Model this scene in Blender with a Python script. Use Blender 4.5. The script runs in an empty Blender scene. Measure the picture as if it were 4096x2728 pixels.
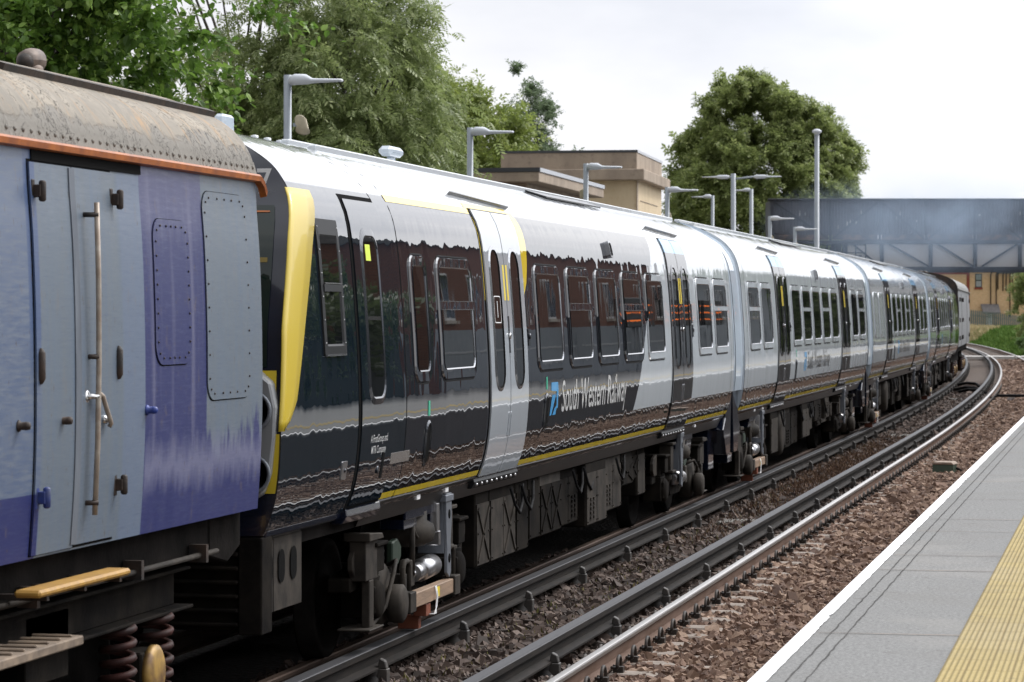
import bpy, bmesh, math, random
import numpy as np
from mathutils import Vector, Matrix
R = math.radians
random.seed(7); rng = np.random.default_rng(7)
C = bpy.context.scene.collection
SC = bpy.context.scene

# ------------------------------------------------------------------ camera
ALPHA = math.atan(2480/11850)
cam_d = bpy.data.cameras.new('camera'); cam = bpy.data.objects.new('camera', cam_d); C.objects.link(cam)
cam.location = (0, 0, 2.45); cam.rotation_euler = (R(90), 0, ALPHA)
cam_d.sensor_width = 36; cam_d.lens = 36*11850/4096; cam_d.shift_y = -113/4096
cam_d.clip_start = 0.5; cam_d.clip_end = 3000
cam_d.dof.use_dof = True; cam_d.dof.focus_distance = 23; cam_d.dof.aperture_fstop = 8
SC.camera = cam

# ------------------------------------------------------------------ world and sun
SUN_EL, SUN_AZ = R(46), R(42)      # azimuth clockwise from +Y (north)
w = bpy.data.worlds.new('World'); SC.world = w; w.use_nodes = True
nt = w.node_tree; nt.nodes.clear()
wo = nt.nodes.new('ShaderNodeOutputWorld'); bg = nt.nodes.new('ShaderNodeBackground')
sky = nt.nodes.new('ShaderNodeTexSky'); sky.sky_type = 'NISHITA'; sky.sun_disc = False
sky.sun_elevation = SUN_EL; sky.sun_rotation = SUN_AZ
tc = nt.nodes.new('ShaderNodeTexCoord'); mp = nt.nodes.new('ShaderNodeMapping'); mp.inputs['Scale'].default_value = (1, 1, 2.6)
nz = nt.nodes.new('ShaderNodeTexNoise'); nz.inputs['Scale'].default_value = 3.2; nz.inputs['Detail'].default_value = 6; nz.inputs['Roughness'].default_value = .55
cr = nt.nodes.new('ShaderNodeValToRGB')
cr.color_ramp.elements[0].position = .3; cr.color_ramp.elements[0].color = (4.0, 4.15, 4.55, 1)
cr.color_ramp.elements[1].position = .62; cr.color_ramp.elements[1].color = (6.0, 6.0, 6.15, 1)
cov = nt.nodes.new('ShaderNodeTexNoise'); cov.inputs['Scale'].default_value = 2.1; cov.inputs['Detail'].default_value = 4
cvr = nt.nodes.new('ShaderNodeMapRange'); cvr.inputs['From Min'].default_value = .22; cvr.inputs['From Max'].default_value = .42
cvr.inputs['To Min'].default_value = .82; cvr.inputs['To Max'].default_value = 1.0
mx = nt.nodes.new('ShaderNodeMix'); mx.data_type = 'RGBA'
L = nt.links.new
L(tc.outputs['Generated'], mp.inputs['Vector']); L(mp.outputs[0], nz.inputs['Vector']); L(mp.outputs[0], cov.inputs['Vector'])
L(nz.outputs['Fac'], cr.inputs['Fac']); L(cov.outputs['Fac'], cvr.inputs['Value']); L(cvr.outputs[0], mx.inputs['Factor'])
L(sky.outputs[0], mx.inputs['A']); L(cr.outputs[0], mx.inputs['B'])
# thin cloud glows brighter round the hidden sun
dt = nt.nodes.new('ShaderNodeVectorMath'); dt.operation = 'DOT_PRODUCT'; dt.inputs[1].default_value = (math.sin(SUN_AZ)*math.cos(SUN_EL), math.cos(SUN_AZ)*math.cos(SUN_EL), math.sin(SUN_EL)); L(tc.outputs['Generated'], dt.inputs[0])
def wm(op, a, b):
    n = nt.nodes.new('ShaderNodeMath'); n.operation = op; L(a, n.inputs[0]); n.inputs[1].default_value = b; return n.outputs[0]
gl = wm('ADD', wm('MULTIPLY', wm('POWER', wm('MAXIMUM', dt.outputs['Value'], 0.), 3.2), 4.4), 1.)
vs_ = nt.nodes.new('ShaderNodeVectorMath'); vs_.operation = 'SCALE'; L(mx.outputs['Result'], vs_.inputs[0]); L(gl, vs_.inputs['Scale']); L(vs_.outputs[0], bg.inputs['Color'])
bg.inputs['Strength'].default_value = .10; L(bg.outputs[0], wo.inputs[0])
sd = bpy.data.lights.new('sun', 'SUN'); sd.energy = 1.2; sd.angle = R(12); sd.color = (1, .96, .9)
so = bpy.data.objects.new('sun', sd); C.objects.link(so)
dv = Vector((math.sin(SUN_AZ)*math.cos(SUN_EL), math.cos(SUN_AZ)*math.cos(SUN_EL), math.sin(SUN_EL)))
so.rotation_euler = (-dv).to_track_quat('-Z', 'Y').to_euler(); so.location = (20, -20, 40)
SC.view_settings.view_transform = 'Standard'; SC.view_settings.look = 'None'; SC.view_settings.exposure = 0.42; SC.view_settings.gamma = 1
SC.cycles.max_bounces = 8; SC.cycles.transparent_max_bounces = 8; SC.cycles.volume_step_rate = 3

# ------------------------------------------------------------------ material helpers
class G:
    """small node graph writer"""
    def __init__(s, name):
        s.m = bpy.data.materials.new(name); s.m.use_nodes = True; s.t = s.m.node_tree; s.t.nodes.clear()
        s.out = s.n('ShaderNodeOutputMaterial')
    def n(s, typ, **kw):
        nd = s.t.nodes.new(typ)
        for k, v in kw.items(): setattr(nd, k, v)
        return nd
    def put(s, inp, v):
        if hasattr(v, 'is_output'): s.t.links.new(v, inp)
        else:
            if isinstance(v, tuple) and len(v) == 3 and inp.type == 'RGBA': v = v+(1,)
            inp.default_value = v
    def math(s, op, a, b=0., c=0.):
        nd = s.n('ShaderNodeMath', operation=op)
        s.put(nd.inputs[0], a); s.put(nd.inputs[1], b); s.put(nd.inputs[2], c); return nd.outputs[0]
    def xyz(s, coord='Object'):
        t = s.n('ShaderNodeTexCoord'); sp = s.n('ShaderNodeSeparateXYZ'); s.t.links.new(t.outputs[coord], sp.inputs[0]); return sp.outputs
    def vec(s, stretch=(1, 1, 1), coord='Object'):
        t = s.n('ShaderNodeTexCoord'); m = s.n('ShaderNodeMapping'); m.inputs['Scale'].default_value = stretch
        s.t.links.new(t.outputs[coord], m.inputs[0]); return m.outputs[0]
    def noise(s, scale, stretch=(1, 1, 1), detail=4, rough=.55, vec=None, dist=0.):
        nd = s.n('ShaderNodeTexNoise'); nd.inputs['Scale'].default_value = scale; nd.inputs['Detail'].default_value = detail
        nd.inputs['Roughness'].default_value = rough; nd.inputs['Distortion'].default_value = dist
        s.t.links.new(vec or s.vec(stretch), nd.inputs['Vector']); return nd.outputs['Fac']
    def step(s, v, lo, hi, a=0., b=1.):
        nd = s.n('ShaderNodeMapRange'); nd.clamp = True
        s.put(nd.inputs['Value'], v); nd.inputs['From Min'].default_value = lo; nd.inputs['From Max'].default_value = hi
        nd.inputs['To Min'].default_value = a; nd.inputs['To Max'].default_value = b; return nd.outputs[0]
    def mix(s, f, a, b):
        nd = s.n('ShaderNodeMix', data_type='RGBA'); s.put(nd.inputs['Factor'], f); s.put(nd.inputs['A'], a); s.put(nd.inputs['B'], b); return nd.outputs['Result']
    def bump(s, h, strength=1., dist=.01):
        nd = s.n('ShaderNodeBump'); nd.inputs['Strength'].default_value = strength; nd.inputs['Distance'].default_value = dist
        s.t.links.new(h, nd.inputs['Height']); return nd.outputs[0]
    def bsdf(s, col, rough=.5, metal=0., spec=.5, coat=0., coat_rough=.03, normal=None, coat_normal=None, ior=1.5):
        p = s.n('ShaderNodeBsdfPrincipled'); s.put(p.inputs['Base Color'], col); s.put(p.inputs['Roughness'], rough); s.put(p.inputs['Metallic'], metal)
        s.put(p.inputs['Specular IOR Level'], spec); s.put(p.inputs['Coat Weight'], coat); s.put(p.inputs['Coat Roughness'], coat_rough); p.inputs['IOR'].default_value = ior
        if coat > .9: p.inputs['Coat IOR'].default_value = 2.7
        if normal: s.t.links.new(normal, p.inputs['Normal'])
        if coat_normal: s.t.links.new(coat_normal, p.inputs['Coat Normal'])
        s.t.links.new(p.outputs[0], s.out.inputs[0]); return p

def MAT(name, col, rough=.5, metal=0., col2=None, scale=6., stretch=(1, 1, 1), lo=.35, hi=.65, bump=0., bscale=30., island=False, spec=.5, coat=0.):
    g = G(name); c = col
    if col2:
        if island:
            gn = g.n('ShaderNodeNewGeometry'); c = g.mix(gn.outputs['Random Per Island'], col, col2)
        else: c = g.mix(g.step(g.noise(scale, stretch), lo, hi), col, col2)
    nrm = g.bump(g.noise(bscale, stretch), 1., bump) if bump else None
    g.bsdf(c, rough, metal, spec, coat, normal=nrm); return g.m

m_black = MAT('black_paint', (.008, .009, .010), .5, spec=.2)
m_rubber = MAT('black_rubber', (.012, .012, .013), .8, spec=.15)
m_dark = MAT('dirty_dark_metal', (.006, .0055, .005), .85, 0, (.014, .012, .011), 5, bump=.003, spec=.04)
m_under = MAT('dusty_underframe', (.007, .0063, .006), .85, 0, (.019, .016, .013), 4, bump=.002, spec=.05)
m_underL = MAT('dusty_grey_underframe', (.024, .0215, .019), .7, 0, (.055, .047, .039), 5, bump=.002, spec=.12)
m_navy = MAT('gloss_navy', (.006, .009, .02), .12, coat=.6)
m_steel = MAT('bright_steel', (.55, .55, .56), .28, .9, (.42, .42, .43), 9)
m_bracket = MAT('grey_bracket_paint', (.2, .22, .25), .35, .3, (.16, .175, .2), 4)
m_chrome = MAT('chrome', (.7, .7, .7), .12, 1.)
m_timber = MAT('shoe_beam_timber', (.3, .2, .13), .7, 0, (.2, .135, .09), 8, (1, .3, 3), bump=.003)
m_yellow = MAT('yellow_paint', (.54, .40, .022), .38, coat=.25)
m_orange = MAT('orange_gutter_paint', (.42, .125, .022), .45, 0, (.25, .07, .018), 9)
m_white = MAT('white_paint', (.8, .8, .8), .4)
m_glowred = MAT('red_brown_shoe', (.2, .06, .03), .6)
m_glass = G('window_glass'); m_glass.bsdf((.006, .007, .008), .015, 0, .8, normal=m_glass.bump(m_glass.noise(2.2, (1, 1, .6), 2), .5, .0012), ior=1.6); m_glass = m_glass.m

# ------------------------------------------------------------------ mesh helpers
class MB:
    def __init__(s): s.v = []; s.f = []; s.sm = []
    def add(s, vs, fs, smooth=False):
        o = len(s.v); s.v += [tuple(p) for p in vs]; s.f += [tuple(i+o for i in f) for f in fs]; s.sm += [smooth]*len(fs); return s
    def box(s, x0, x1, y0, y1, z0, z1):
        a = [(x0, y0, z0), (x1, y0, z0), (x1, y1, z0), (x0, y1, z0), (x0, y0, z1), (x1, y0, z1), (x1, y1, z1), (x0, y1, z1)]
        return s.add(a, [(0, 3, 2, 1), (4, 5, 6, 7), (0, 1, 5, 4), (1, 2, 6, 5), (2, 3, 7, 6), (3, 0, 4, 7)])
    def bar(s, p, q, wx, wy=None, roll=0.):
        p = Vector(p); q = Vector(q); d = (q-p).normalized(); wy = wy or wx
        up = Vector((0, 0, 1)) if abs(d.z) < .95 else Vector((1, 0, 0))
        u = d.cross(up).normalized(); v = u.cross(d)
        vs = [e+u*(a*wx/2)+v*(b*wy/2) for e in (p, q) for a, b in ((-1, -1), (1, -1), (1, 1), (-1, 1))]
        return s.add(vs, [(0, 1, 2, 3), (7, 6, 5, 4), (0, 4, 5, 1), (1, 5, 6, 2), (2, 6, 7, 3), (3, 7, 4, 0)])
    def tube(s, pts, r, n=8, caps=True):
        pts = [Vector(p) for p in pts]; rs = r if isinstance(r, (list, tuple)) else [r]*len(pts); vs = []; fs = []
        pu = None
        for i, p in enumerate(pts):
            d = (pts[min(i+1, len(pts)-1)]-pts[max(i-1, 0)]).normalized()
            if pu is None:
                up = Vector((0, 0, 1)) if abs(d.z) < .9 else Vector((1, 0, 0)); u = d.cross(up).normalized()
            else: u = (pu-d*pu.dot(d)).normalized()
            pu = u; v = d.cross(u)
            vs += [p+(u*math.cos(2*math.pi*k/n)+v*math.sin(2*math.pi*k/n))*rs[i] for k in range(n)]
        for i in range(len(pts)-1):
            for k in range(n): fs.append((i*n+k, i*n+(k+1) % n, (i+1)*n+(k+1) % n, (i+1)*n+k))
        s.add(vs, fs, True)
        if caps:
            o = len(s.v)-len(vs)
            s.f += [tuple(o+k for k in range(n))[::-1], tuple(o+(len(pts)-1)*n+k for k in range(n))]; s.sm += [False]*2
        return s
    def cyl(s, p, q, r, n=20): return s.tube([p, q], r, n)
    def lathe(s, c, axis, prof, n=24):
        """prof = [(along, radius)...] round an axis 'x','y','z' through c"""
        ax = 'xyz'.index(axis); vs = []; fs = []
        for a, r in prof:
            for k in range(n):
                t = 2*math.pi*k/n; p = [0, 0, 0]; p[ax] = a; p[(ax+1) % 3] = r*math.cos(t); p[(ax+2) % 3] = r*math.sin(t)
                vs.append(tuple(c[i]+p[i] for i in range(3)))
        for i in range(len(prof)-1):
            for k in range(n): fs.append((i*n+k, i*n+(k+1) % n, (i+1)*n+(k+1) % n, (i+1)*n+k))
        fs += [tuple(range(n))[::-1], tuple((len(prof)-1)*n+k for k in range(n))]
        return s.add(vs, fs, True)
    def prism(s, poly, axis, a0, a1):
        """poly in the plane normal to axis ((y,z) for x, (x,z) for y, (x,y) for z)"""
        def P(u, v, a): return {'x': (a, u, v), 'y': (u, a, v), 'z': (u, v, a)}[axis]
        n = len(poly); vs = [P(u, v, a0) for u, v in poly]+[P(u, v, a1) for u, v in poly]
        return s.add(vs, [tuple(range(n))[::-1], tuple(range(n, 2*n))]+[(k, (k+1) % n, n+(k+1) % n, n+k) for k in range(n)])
    def build(s, name, mat, parent=None, bevel=0., loc=None):
        me = bpy.data.meshes.new(name); me.from_pydata(s.v, [], s.f)
        me.polygons.foreach_set('use_smooth', s.sm)
        bm = bmesh.new(); bm.from_mesh(me)
        bmesh.ops.recalc_face_normals(bm, faces=bm.faces)
        if bevel:
            ed = [e for e in bm.edges if len(e.link_faces) == 2 and e.calc_face_angle(0) > .6]
            bmesh.ops.bevel(bm, geom=ed, offset=bevel, segments=1, affect='EDGES', profile=.5, clamp_overlap=True)
        bm.to_mesh(me); bm.free()
        if isinstance(mat, (list, tuple)):
            for mm in mat: me.materials.append(mm)
        else: me.materials.append(mat)
        ob = bpy.data.objects.new(name, me); C.objects.link(ob)
        if parent: ob.parent = parent
        if loc: ob.location = loc
        return ob
def fast_mesh(name, v, f, mat, parent=None, smooth=False):
    """v (n,3), f (m,k) numpy"""
    me = bpy.data.meshes.new(name); k = f.shape[1]
    me.vertices.add(len(v)); me.vertices.foreach_set('co', np.ascontiguousarray(v, dtype=np.float32).ravel())
    me.loops.add(f.size); me.loops.foreach_set('vertex_index', np.ascontiguousarray(f, dtype=np.int32).ravel())
    me.polygons.add(len(f)); me.polygons.foreach_set('loop_start', np.arange(0, f.size, k, dtype=np.int32))
    me.polygons.foreach_set('loop_total', np.full(len(f), k, dtype=np.int32))
    me.polygons.foreach_set('use_smooth', np.full(len(f), smooth)); me.update(calc_edges=True); me.validate()
    me.materials.append(mat); ob = bpy.data.objects.new(name, me); C.objects.link(ob)
    if parent: ob.parent = parent
    return ob
def tag(o, label=None, cat=None, group=None, kind=None):
    if label: o['label'] = label
    if cat: o['category'] = cat
    if group: o['group'] = group
    if kind: o['kind'] = kind
    return o
def thing(name, label, cat, loc=(0, 0, 0), rz=0., group=None):
    o = bpy.data.objects.new(name, None); o.empty_display_size = .3; C.objects.link(o)
    o.location = loc; o.rotation_euler = (0, 0, rz); return tag(o, label, cat, group)
def copy_tree(o, parent=None):
    c = o.copy(); C.objects.link(c); c.parent = parent
    for ch in list(o.children): copy_tree(ch, c)
    return c
def dev(y): return max(0., y-53)**2/3350
def slope(y): return 2*max(0., y-53)/3350
def trk(y, off): s = slope(y); return (off-dev(y), y+off*s*0)

def text_verts(body, height, xs=1., bold=0.):
    """flat text as (u,v) triangles, cap height = height"""
    cu = bpy.data.curves.new('t', 'FONT'); cu.body = body; cu.size = 1; cu.resolution_u = 3; cu.offset = bold
    ob = bpy.data.objects.new('t', cu); C.objects.link(ob); bpy.context.view_layer.update()
    me = ob.evaluated_get(bpy.context.evaluated_depsgraph_get()).to_mesh()
    vs = [(v.co.x, v.co.y) for v in me.vertices]; fs = [tuple(p.vertices) for p in me.polygons]
    bpy.data.objects.remove(ob); k = height/.69
    return [(u*k*xs, v*k) for u, v in vs], fs

# ================================================================== SETTING
def strip(name, offs, ys, mat, zs=None, kind='structure'):
    """sheet along the track curve; offs = lateral offsets, zs = heights at each offset"""
    zs = zs or [0]*len(offs); v = []; f = []; n = len(offs)
    for y in ys:
        for o, z in zip(offs, zs): v.append((o-dev(y), y, z))
    for i in range(len(ys)-1):
        for k in range(n-1): f.append((i*n+k, i*n+k+1, (i+1)*n+k+1, (i+1)*n+k))
    mb = MB(); mb.add(v, f, True); ob = mb.build(name, mat); return tag(ob, kind=kind)
YS = [-30, 0, 25, 53]+list(range(57, 371, 4))

g = G('dry_earth_and_grass'); c = g.mix(g.step(g.noise(.5, detail=8), .4, .6), (.17, .145, .11), (.11, .105, .07))
g.bsdf(c, .9, spec=.2, normal=g.bump(g.noise(9, detail=6), 1, .05)); m_earth = g.m
mb = MB(); mb.add([(-900, -300, -.62), (900, -300, -.62), (900, 1500, -.62), (-900, 1500, -.62)], [(0, 1, 2, 3)])
tag(mb.build('ground', m_earth), kind='structure')

g = G('brown_ballast'); vo = g.n('ShaderNodeTexVoronoi'); vo.inputs['Scale'].default_value = 19; g.t.links.new(g.vec(), vo.inputs['Vector'])
sepc = g.n('ShaderNodeSeparateColor'); g.t.links.new(vo.outputs['Color'], sepc.inputs[0])
c = g.mix(sepc.outputs[0], (.075, .052, .04), (.25, .175, .13))
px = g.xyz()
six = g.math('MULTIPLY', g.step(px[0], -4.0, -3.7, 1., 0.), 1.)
c = g.mix(g.math('MULTIPLY', six, .62), c, (.05, .042, .037)); train_shade = g.step(g.math('ADD', g.math('MULTIPLY', g.math('POWER', g.math('MAXIMUM', g.math('SUBTRACT', px[1], 53.), 0.), 2.), 1/3350), px[0]), -5.95, -5.6, .85, 0)
c = g.mix(g.step(g.noise(.9, detail=5), .45, .75, 0, .5), c, (.11, .08, .06)); c = g.mix(train_shade, c, (.012, .011, .01))  # ballast beneath the train coloured near black, its shade painted in
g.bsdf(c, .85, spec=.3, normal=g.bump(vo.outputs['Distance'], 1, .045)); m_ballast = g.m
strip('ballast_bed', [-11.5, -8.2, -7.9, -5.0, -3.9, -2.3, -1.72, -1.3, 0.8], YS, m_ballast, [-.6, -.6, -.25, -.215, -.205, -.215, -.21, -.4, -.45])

# --- platform
def platmat(name, base, base2, kind):
    g = G(name); t = g.vec(); n1 = g.noise(48, detail=4, rough=.85); n2 = g.noise(1.3, detail=6, rough=.6)
    c = g.mix(g.step(n1, .38, .62), base, base2); _w = g.n('ShaderNodeTexWhiteNoise', noise_dimensions='1D'); _y = g.xyz(); g.t.links.new(g.math('FLOOR', g.math('MULTIPLY', _y[1], .43)), _w.inputs['W']); c = g.mix(g.math('MULTIPLY', _w.outputs['Value'], .22), c, (.15, .148, .14)); c = g.mix(g.step(n2, .5, .75, 0, .3), c, (.15, .14, .125)); c = g.mix(g.step(g.noise(.35, detail=8, rough=.7), .55, .62, 0, .16), c, (.33, .31, .28)); c = g.mix(g.step(g.noise(5, detail=2), .70, .73, 0, .35), c, (.10, .09, .08))
    if kind == 'tactile':
        p = g.xyz(); 
        ribx = g.math('PINGPONG', g.math('MULTIPLY', p[0], 1.), .0125)
        riby = g.math('PINGPONG', p[1], .03)
        col = g.math('PINGPONG', g.math('ADD', p[0], .0), .05)
        h = g.math('ADD', g.step(ribx, .002, .010), g.math('MULTIPLY', g.step(riby, .006, .012), .35))
        gap = g.step(col, .0, .004, 0., 1.)
        joint = g.step(g.math('PINGPONG', p[1], .2), .002, .007, 0, 1)
        lines = g.math('MULTIPLY', gap, joint); wn = g.n('ShaderNodeTexWhiteNoise', noise_dimensions='2D'); cv = g.n('ShaderNodeCombineXYZ'); g.put(cv.inputs[0], g.math('FLOOR', g.math('MULTIPLY', p[0], 10.))); g.put(cv.inputs[1], g.math('FLOOR', g.math('MULTIPLY', p[1], 2.5))); g.t.links.new(cv.outputs[0], wn.inputs[0]); c = g.mix(g.math('MULTIPLY', wn.outputs['Value'], .3), c, (.33, .25, .10)); c = g.mix(g.step(g.noise(3, detail=7, rough=.7), .52, .68, 0, .4), c, (.24, .19, .10))
        c = g.mix(g.step(ribx, .001, .006, .35, 0.), c, (.25, .18, .05)); c = g.mix(lines, (.25, .18, .07), c)
        nrm = g.bump(g.math('MULTIPLY', h, lines), 1, .006)
    else: nrm = g.bump(g.math('ADD', n1, g.math('MULTIPLY', n2, .6)), .7, .004)
    g.bsdf(c, .8, spec=.25, normal=nrm); return g.m
m_plat = platmat('grey_platform_surface', (.118, .12, .118), (.262, .262, .256), 'asphalt')
m_plat2 = platmat('grey_platform_coping', (.122, .125, .123), (.267, .267, .26), 'asphalt')
m_tact = platmat('yellow_tactile_paving', (.36, .275, .095), (.47, .37, .16), 'tactile')
m_wline = MAT('white_edge_paint', (.86, .86, .86), .55, 0, (.7, .7, .69), 12, lo=.62, hi=.8)
m_crack = MAT('dark_joint', (.03, .028, .025), .9); m_joint = MAT('sandy_joint', (.26, .2, .15), .9, 0, (.10, .085, .075), 3)
m_brickwall = G('platform_face_brick')
bt = m_brickwall.n('ShaderNodeTexBrick'); bt.inputs['Scale'].default_value = 4.4; bt.inputs['Color1'].default_value = (.05, .04, .035, 1); bt.inputs['Color2'].default_value = (.1, .075, .06, 1); bt.inputs['Mortar'].default_value = (.06, .055, .05, 1)
m_brickwall.t.links.new(m_brickwall.vec(), bt.inputs[0]); m_brickwall.bsdf(bt.outputs[0], .9); m_brickwall = m_brickwall.m
PE = -1.575
YP = [-30, 0, 25, 53]+list(range(57, 140, 4))
strip('platform', [PE+.09, 0.0, 14.0], YP, m_plat, [.915, .915, .93])
strip('platform_coping', [PE+.03, PE+.03, PE, PE, PE+.09], YP, m_plat2, [-.6, .8, .83, .908, .915])
mb = MB(); v = []; yw = list(np.arange(-30, 60, .09))+list(np.arange(60, 139, 1.5))
for y in yw: v += [(PE-.001-dev(y), y, .905), (PE+.012-dev(y), y, .9195), (PE+.086+random.choice([0, 0, 0, .003, -.004, .002, -.012 if random.random() < .12 else 0])-dev(y), y, .9195)]
mb.add(v, [q for i in range(len(yw)-1) for q in ((3*i, 3*i+1, 3*i+4, 3*i+3), (3*i+1, 3*i+2, 3*i+5, 3*i+4))]); tag(mb.build('white_edge_line', m_wline), kind='structure')
strip('tactile_paving', [PE+.775, PE+1.175], YP, m_tact, [.921, .921])
mb = MB()
for o in (.166, .242):
    ys = np.arange(8, 80, .12)
    v = []; f = []
    for i, y in enumerate(ys):
        j = random.uniform(-.003, .003); wd = random.uniform(.002, .0045)
        v += [(PE+o+j-wd-dev(y), y, .9185), (PE+o+j+wd-dev(y), y, .9185)]
    mb.add(v, [(2*i, 2*i+1, 2*i+3, 2*i+2) for i in range(len(ys)-1)])
tag(mb.build('platform_groove', m_crack), kind='structure')
mb = MB()
for y in (14.2, 17.75, 18.85, 20.95, 22.2, 24.6, 27.2, 29.9, 33, 36.5, 40):
    wd = random.uniform(.006, .012)
    n = 12; v = []
    for i in range(n+1):
        x = PE+.1+i*(4.5/n); jj = random.uniform(-.006, .006); v += [(x, y+jj-wd, .9192), (x, y+jj+wd, .9192)]
    mb.add(v, [(2*i, 2*i+2, 2*i+3, 2*i+1) for i in range(n)])
tag(mb.build('platform_joint', m_joint), kind='structure')
# far platform behind the train
m_plat3 = MAT('far_platform_asphalt', (.18, .175, .17), .85, 0, (.25, .245, .24), 2)
strip('far_platform', [-7.95, -7.95, -13.2, -13.2], YP, m_plat3, [-.6, .9, .915, -.6])

# --- rails
def sweep(prof, off, ys, mat, name, parent=None):
    mb = MB(); v = []; n = len(prof)
    for y in ys:
        for a, z in prof: v.append((off+a-dev(y), y, z))
    f = []
    for i in range(len(ys)-1):
        for k in range(n): f.append((i*n+k, i*n+(k+1) % n, (i+1)*n+(k+1) % n, (i+1)*n+k))
    mb.add(v, f); return mb.build(name, mat, parent)
YR = [-30, 0, 15, 30, 45, 53]+list(range(56, 371, 3))
def rustmat(name, c1, c2, headc, headr, hw):
    g = G(name); p = g.xyz(); gn = g.n('ShaderNodeNewGeometry'); sp = g.n('ShaderNodeSeparateXYZ'); g.t.links.new(gn.outputs['Normal'], sp.inputs[0])
    c = g.mix(g.step(g.noise(5, (4, .5, 4)), .35, .65), c1, c2)
    head = g.step(p[2], hw-.040, hw-.034) if hw < .01 else g.math('MULTIPLY', g.step(p[2], hw-.014, hw-.011), g.step(sp.outputs[2], .35, .5))
    gl = g.math('MULTIPLY', head, 1.)
    strk = g.noise(1., (25, .02, 1), 1)
    hc = g.mix(g.step(strk, .4, .65), headc, tuple(.72*q for q in headc))
    b = g.bsdf(g.mix(gl, c, hc), g.step(gl, 0, 1, .8, headr), g.math('MULTIPLY', gl, .9 if hw < .01 else .3), .2); return g.m
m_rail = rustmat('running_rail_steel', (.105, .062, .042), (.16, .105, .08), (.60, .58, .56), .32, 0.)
m_rail_shaded = rustmat('shaded_rail_steel', (.05, .036, .028), (.08, .058, .045), (.10, .07, .055), .6, 0.)  # darker copy of the rail steel, shade and dark reflection painted in
m_cond = rustmat('conductor_rail_steel', (.008, .0065, .0055), (.020, .0155, .0125), (.085, .085, .09), .55, .076)
RAIL = [(-.035, -.012), (-.03, -.002), (-.02, 0), (.02, 0), (.03, -.002), (.035, -.012), (.035, -.035), (.011, -.05), (.011, -.125), (.07, -.145), (.07, -.159), (-.07, -.159), (-.07, -.145), (-.011, -.125), (-.011, -.05), (-.035, -.035)]
CRAIL = [(-.05, .07), (-.046, .076), (.046, .076), (.05, .07), (.05, .03), (.016, .012), (.016, -.05), (.08, -.066), (.08, -.08), (-.08, -.08), (-.08, -.066), (-.016, -.05), (-.016, .012), (-.05, .03)]
R1, R2, K1, K2 = -5.66, -3.785, -5.30, -4.175
GR = 'running rails of the two tracks'
for off, m, lab in ((R2, m_rail, 'shiny silver topped running rail with clips along its outer side'), (R2+1.505, m_rail, 'running rail tucked below the white platform edge'),
               (R1, m_rail_shaded, 'dull brown running rail in shadow under the near side of the train'), (R1-1.505, m_rail_shaded, 'far running rail hidden in the dark beneath the train')):
    tag(sweep(RAIL, off, YR, m, 'running_rail'), lab, 'rail', GR)
m_pot = MAT('dark_insulator', (.03, .028, .026), .6, 0, (.06, .052, .045), 9)
for off, side, lab, y0 in ((K2, 1, 'grey flat topped conductor rail beside the shiny running rail', 13.2), (K1, 1, 'grey flat topped conductor rail running right beside the train', 12.6)):
    t = tag(sweep(CRAIL, off, YR, m_cond, 'conductor_rail'), lab, 'conductor rail', 'third rails')
    y = y0
    while y < 150:
        mb = MB(); x = off-dev(y)
        mb.lathe((x+.02, y, 0), 'z', [(-.22, .10), (-.16, .085), (-.13, .06), (-.085, .07)], 12)
        mb.box(x+.055, x+.135, y-.045, y+.045, -.2, -.075); mb.prism([(x+.06, -.075), (x+.13, -.075), (x+.115, -.02), (x+.075, .0)], 'y', y-.032, y+.032)
        mb.build('insulator', m_pot, t, .006); y += 2.6

# --- sleepers with clips
m_sleeper = MAT('weathered_concrete', (.17, .14, .115), .85, 0, (.26, .215, .18), 5, bump=.006, bscale=25)
m_clip = MAT('rusty_spring_steel', (.05, .038, .03), .6, .3, (.02, .018, .017), 12)
def make_clip(mb, sgn):
    pts = []
    for i in range(11):
        t = math.pi*(i/10); pts.append((.125+.0+.045*math.sin(t)*0, -.075*math.cos(t), -.135+.06*math.sin(t)))
    mb.tube([(sgn*(x-.0), yy*1.15, -.135+(z+.135)*1.35) for x, yy, z in pts], .0135, 6)
    mb.tube([(sgn*.075, -.06, -.13), (sgn*.125, -.075, -.137)], .0115, 6); mb.tube([(sgn*.075, .02, -.128), (sgn*.12, .02, -.14)], .014, 6)
    mb.box(min(sgn*.085, sgn*.16), max(sgn*.085, sgn*.16), -.035, .035, -.17, -.128)
def make_sleeper():
    t = MB(); t.prism([(-1.25, -.19), (-1.25, -.30), (1.25, -.30), (1.25, -.19), (1.1, -.172), (.4, -.172), (.3, -.2), (-.3, -.2), (-.4, -.172), (-1.1, -.172)], 'y', -.13, .13)
    o = t.build('concrete_sleeper', m_sleeper, bevel=.02)
    for rx in (-.7525, .7525):
        for s in (-1, 1):
            mb = MB(); make_clip(mb, s); mb.v = [(x+rx, y, z) for x, y, z in mb.v]; mb.build('rail_clip', m_clip, o)
    return o
sl0 = None; ysl = [8.3+.65*i for i in range(150)]
for y in ysl:
    o = make_sleeper() if sl0 is None else copy_tree(sl0)
    if sl0 is None: sl0 = o
    o.location = (R2+.7525-dev(y), y, 0); o.rotation_euler = (0, 0, slope(y))
    tag(o, 'grey concrete sleeper half buried in brown ballast under the shiny rail', 'sleeper', 'sleepers under the near track')

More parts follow.
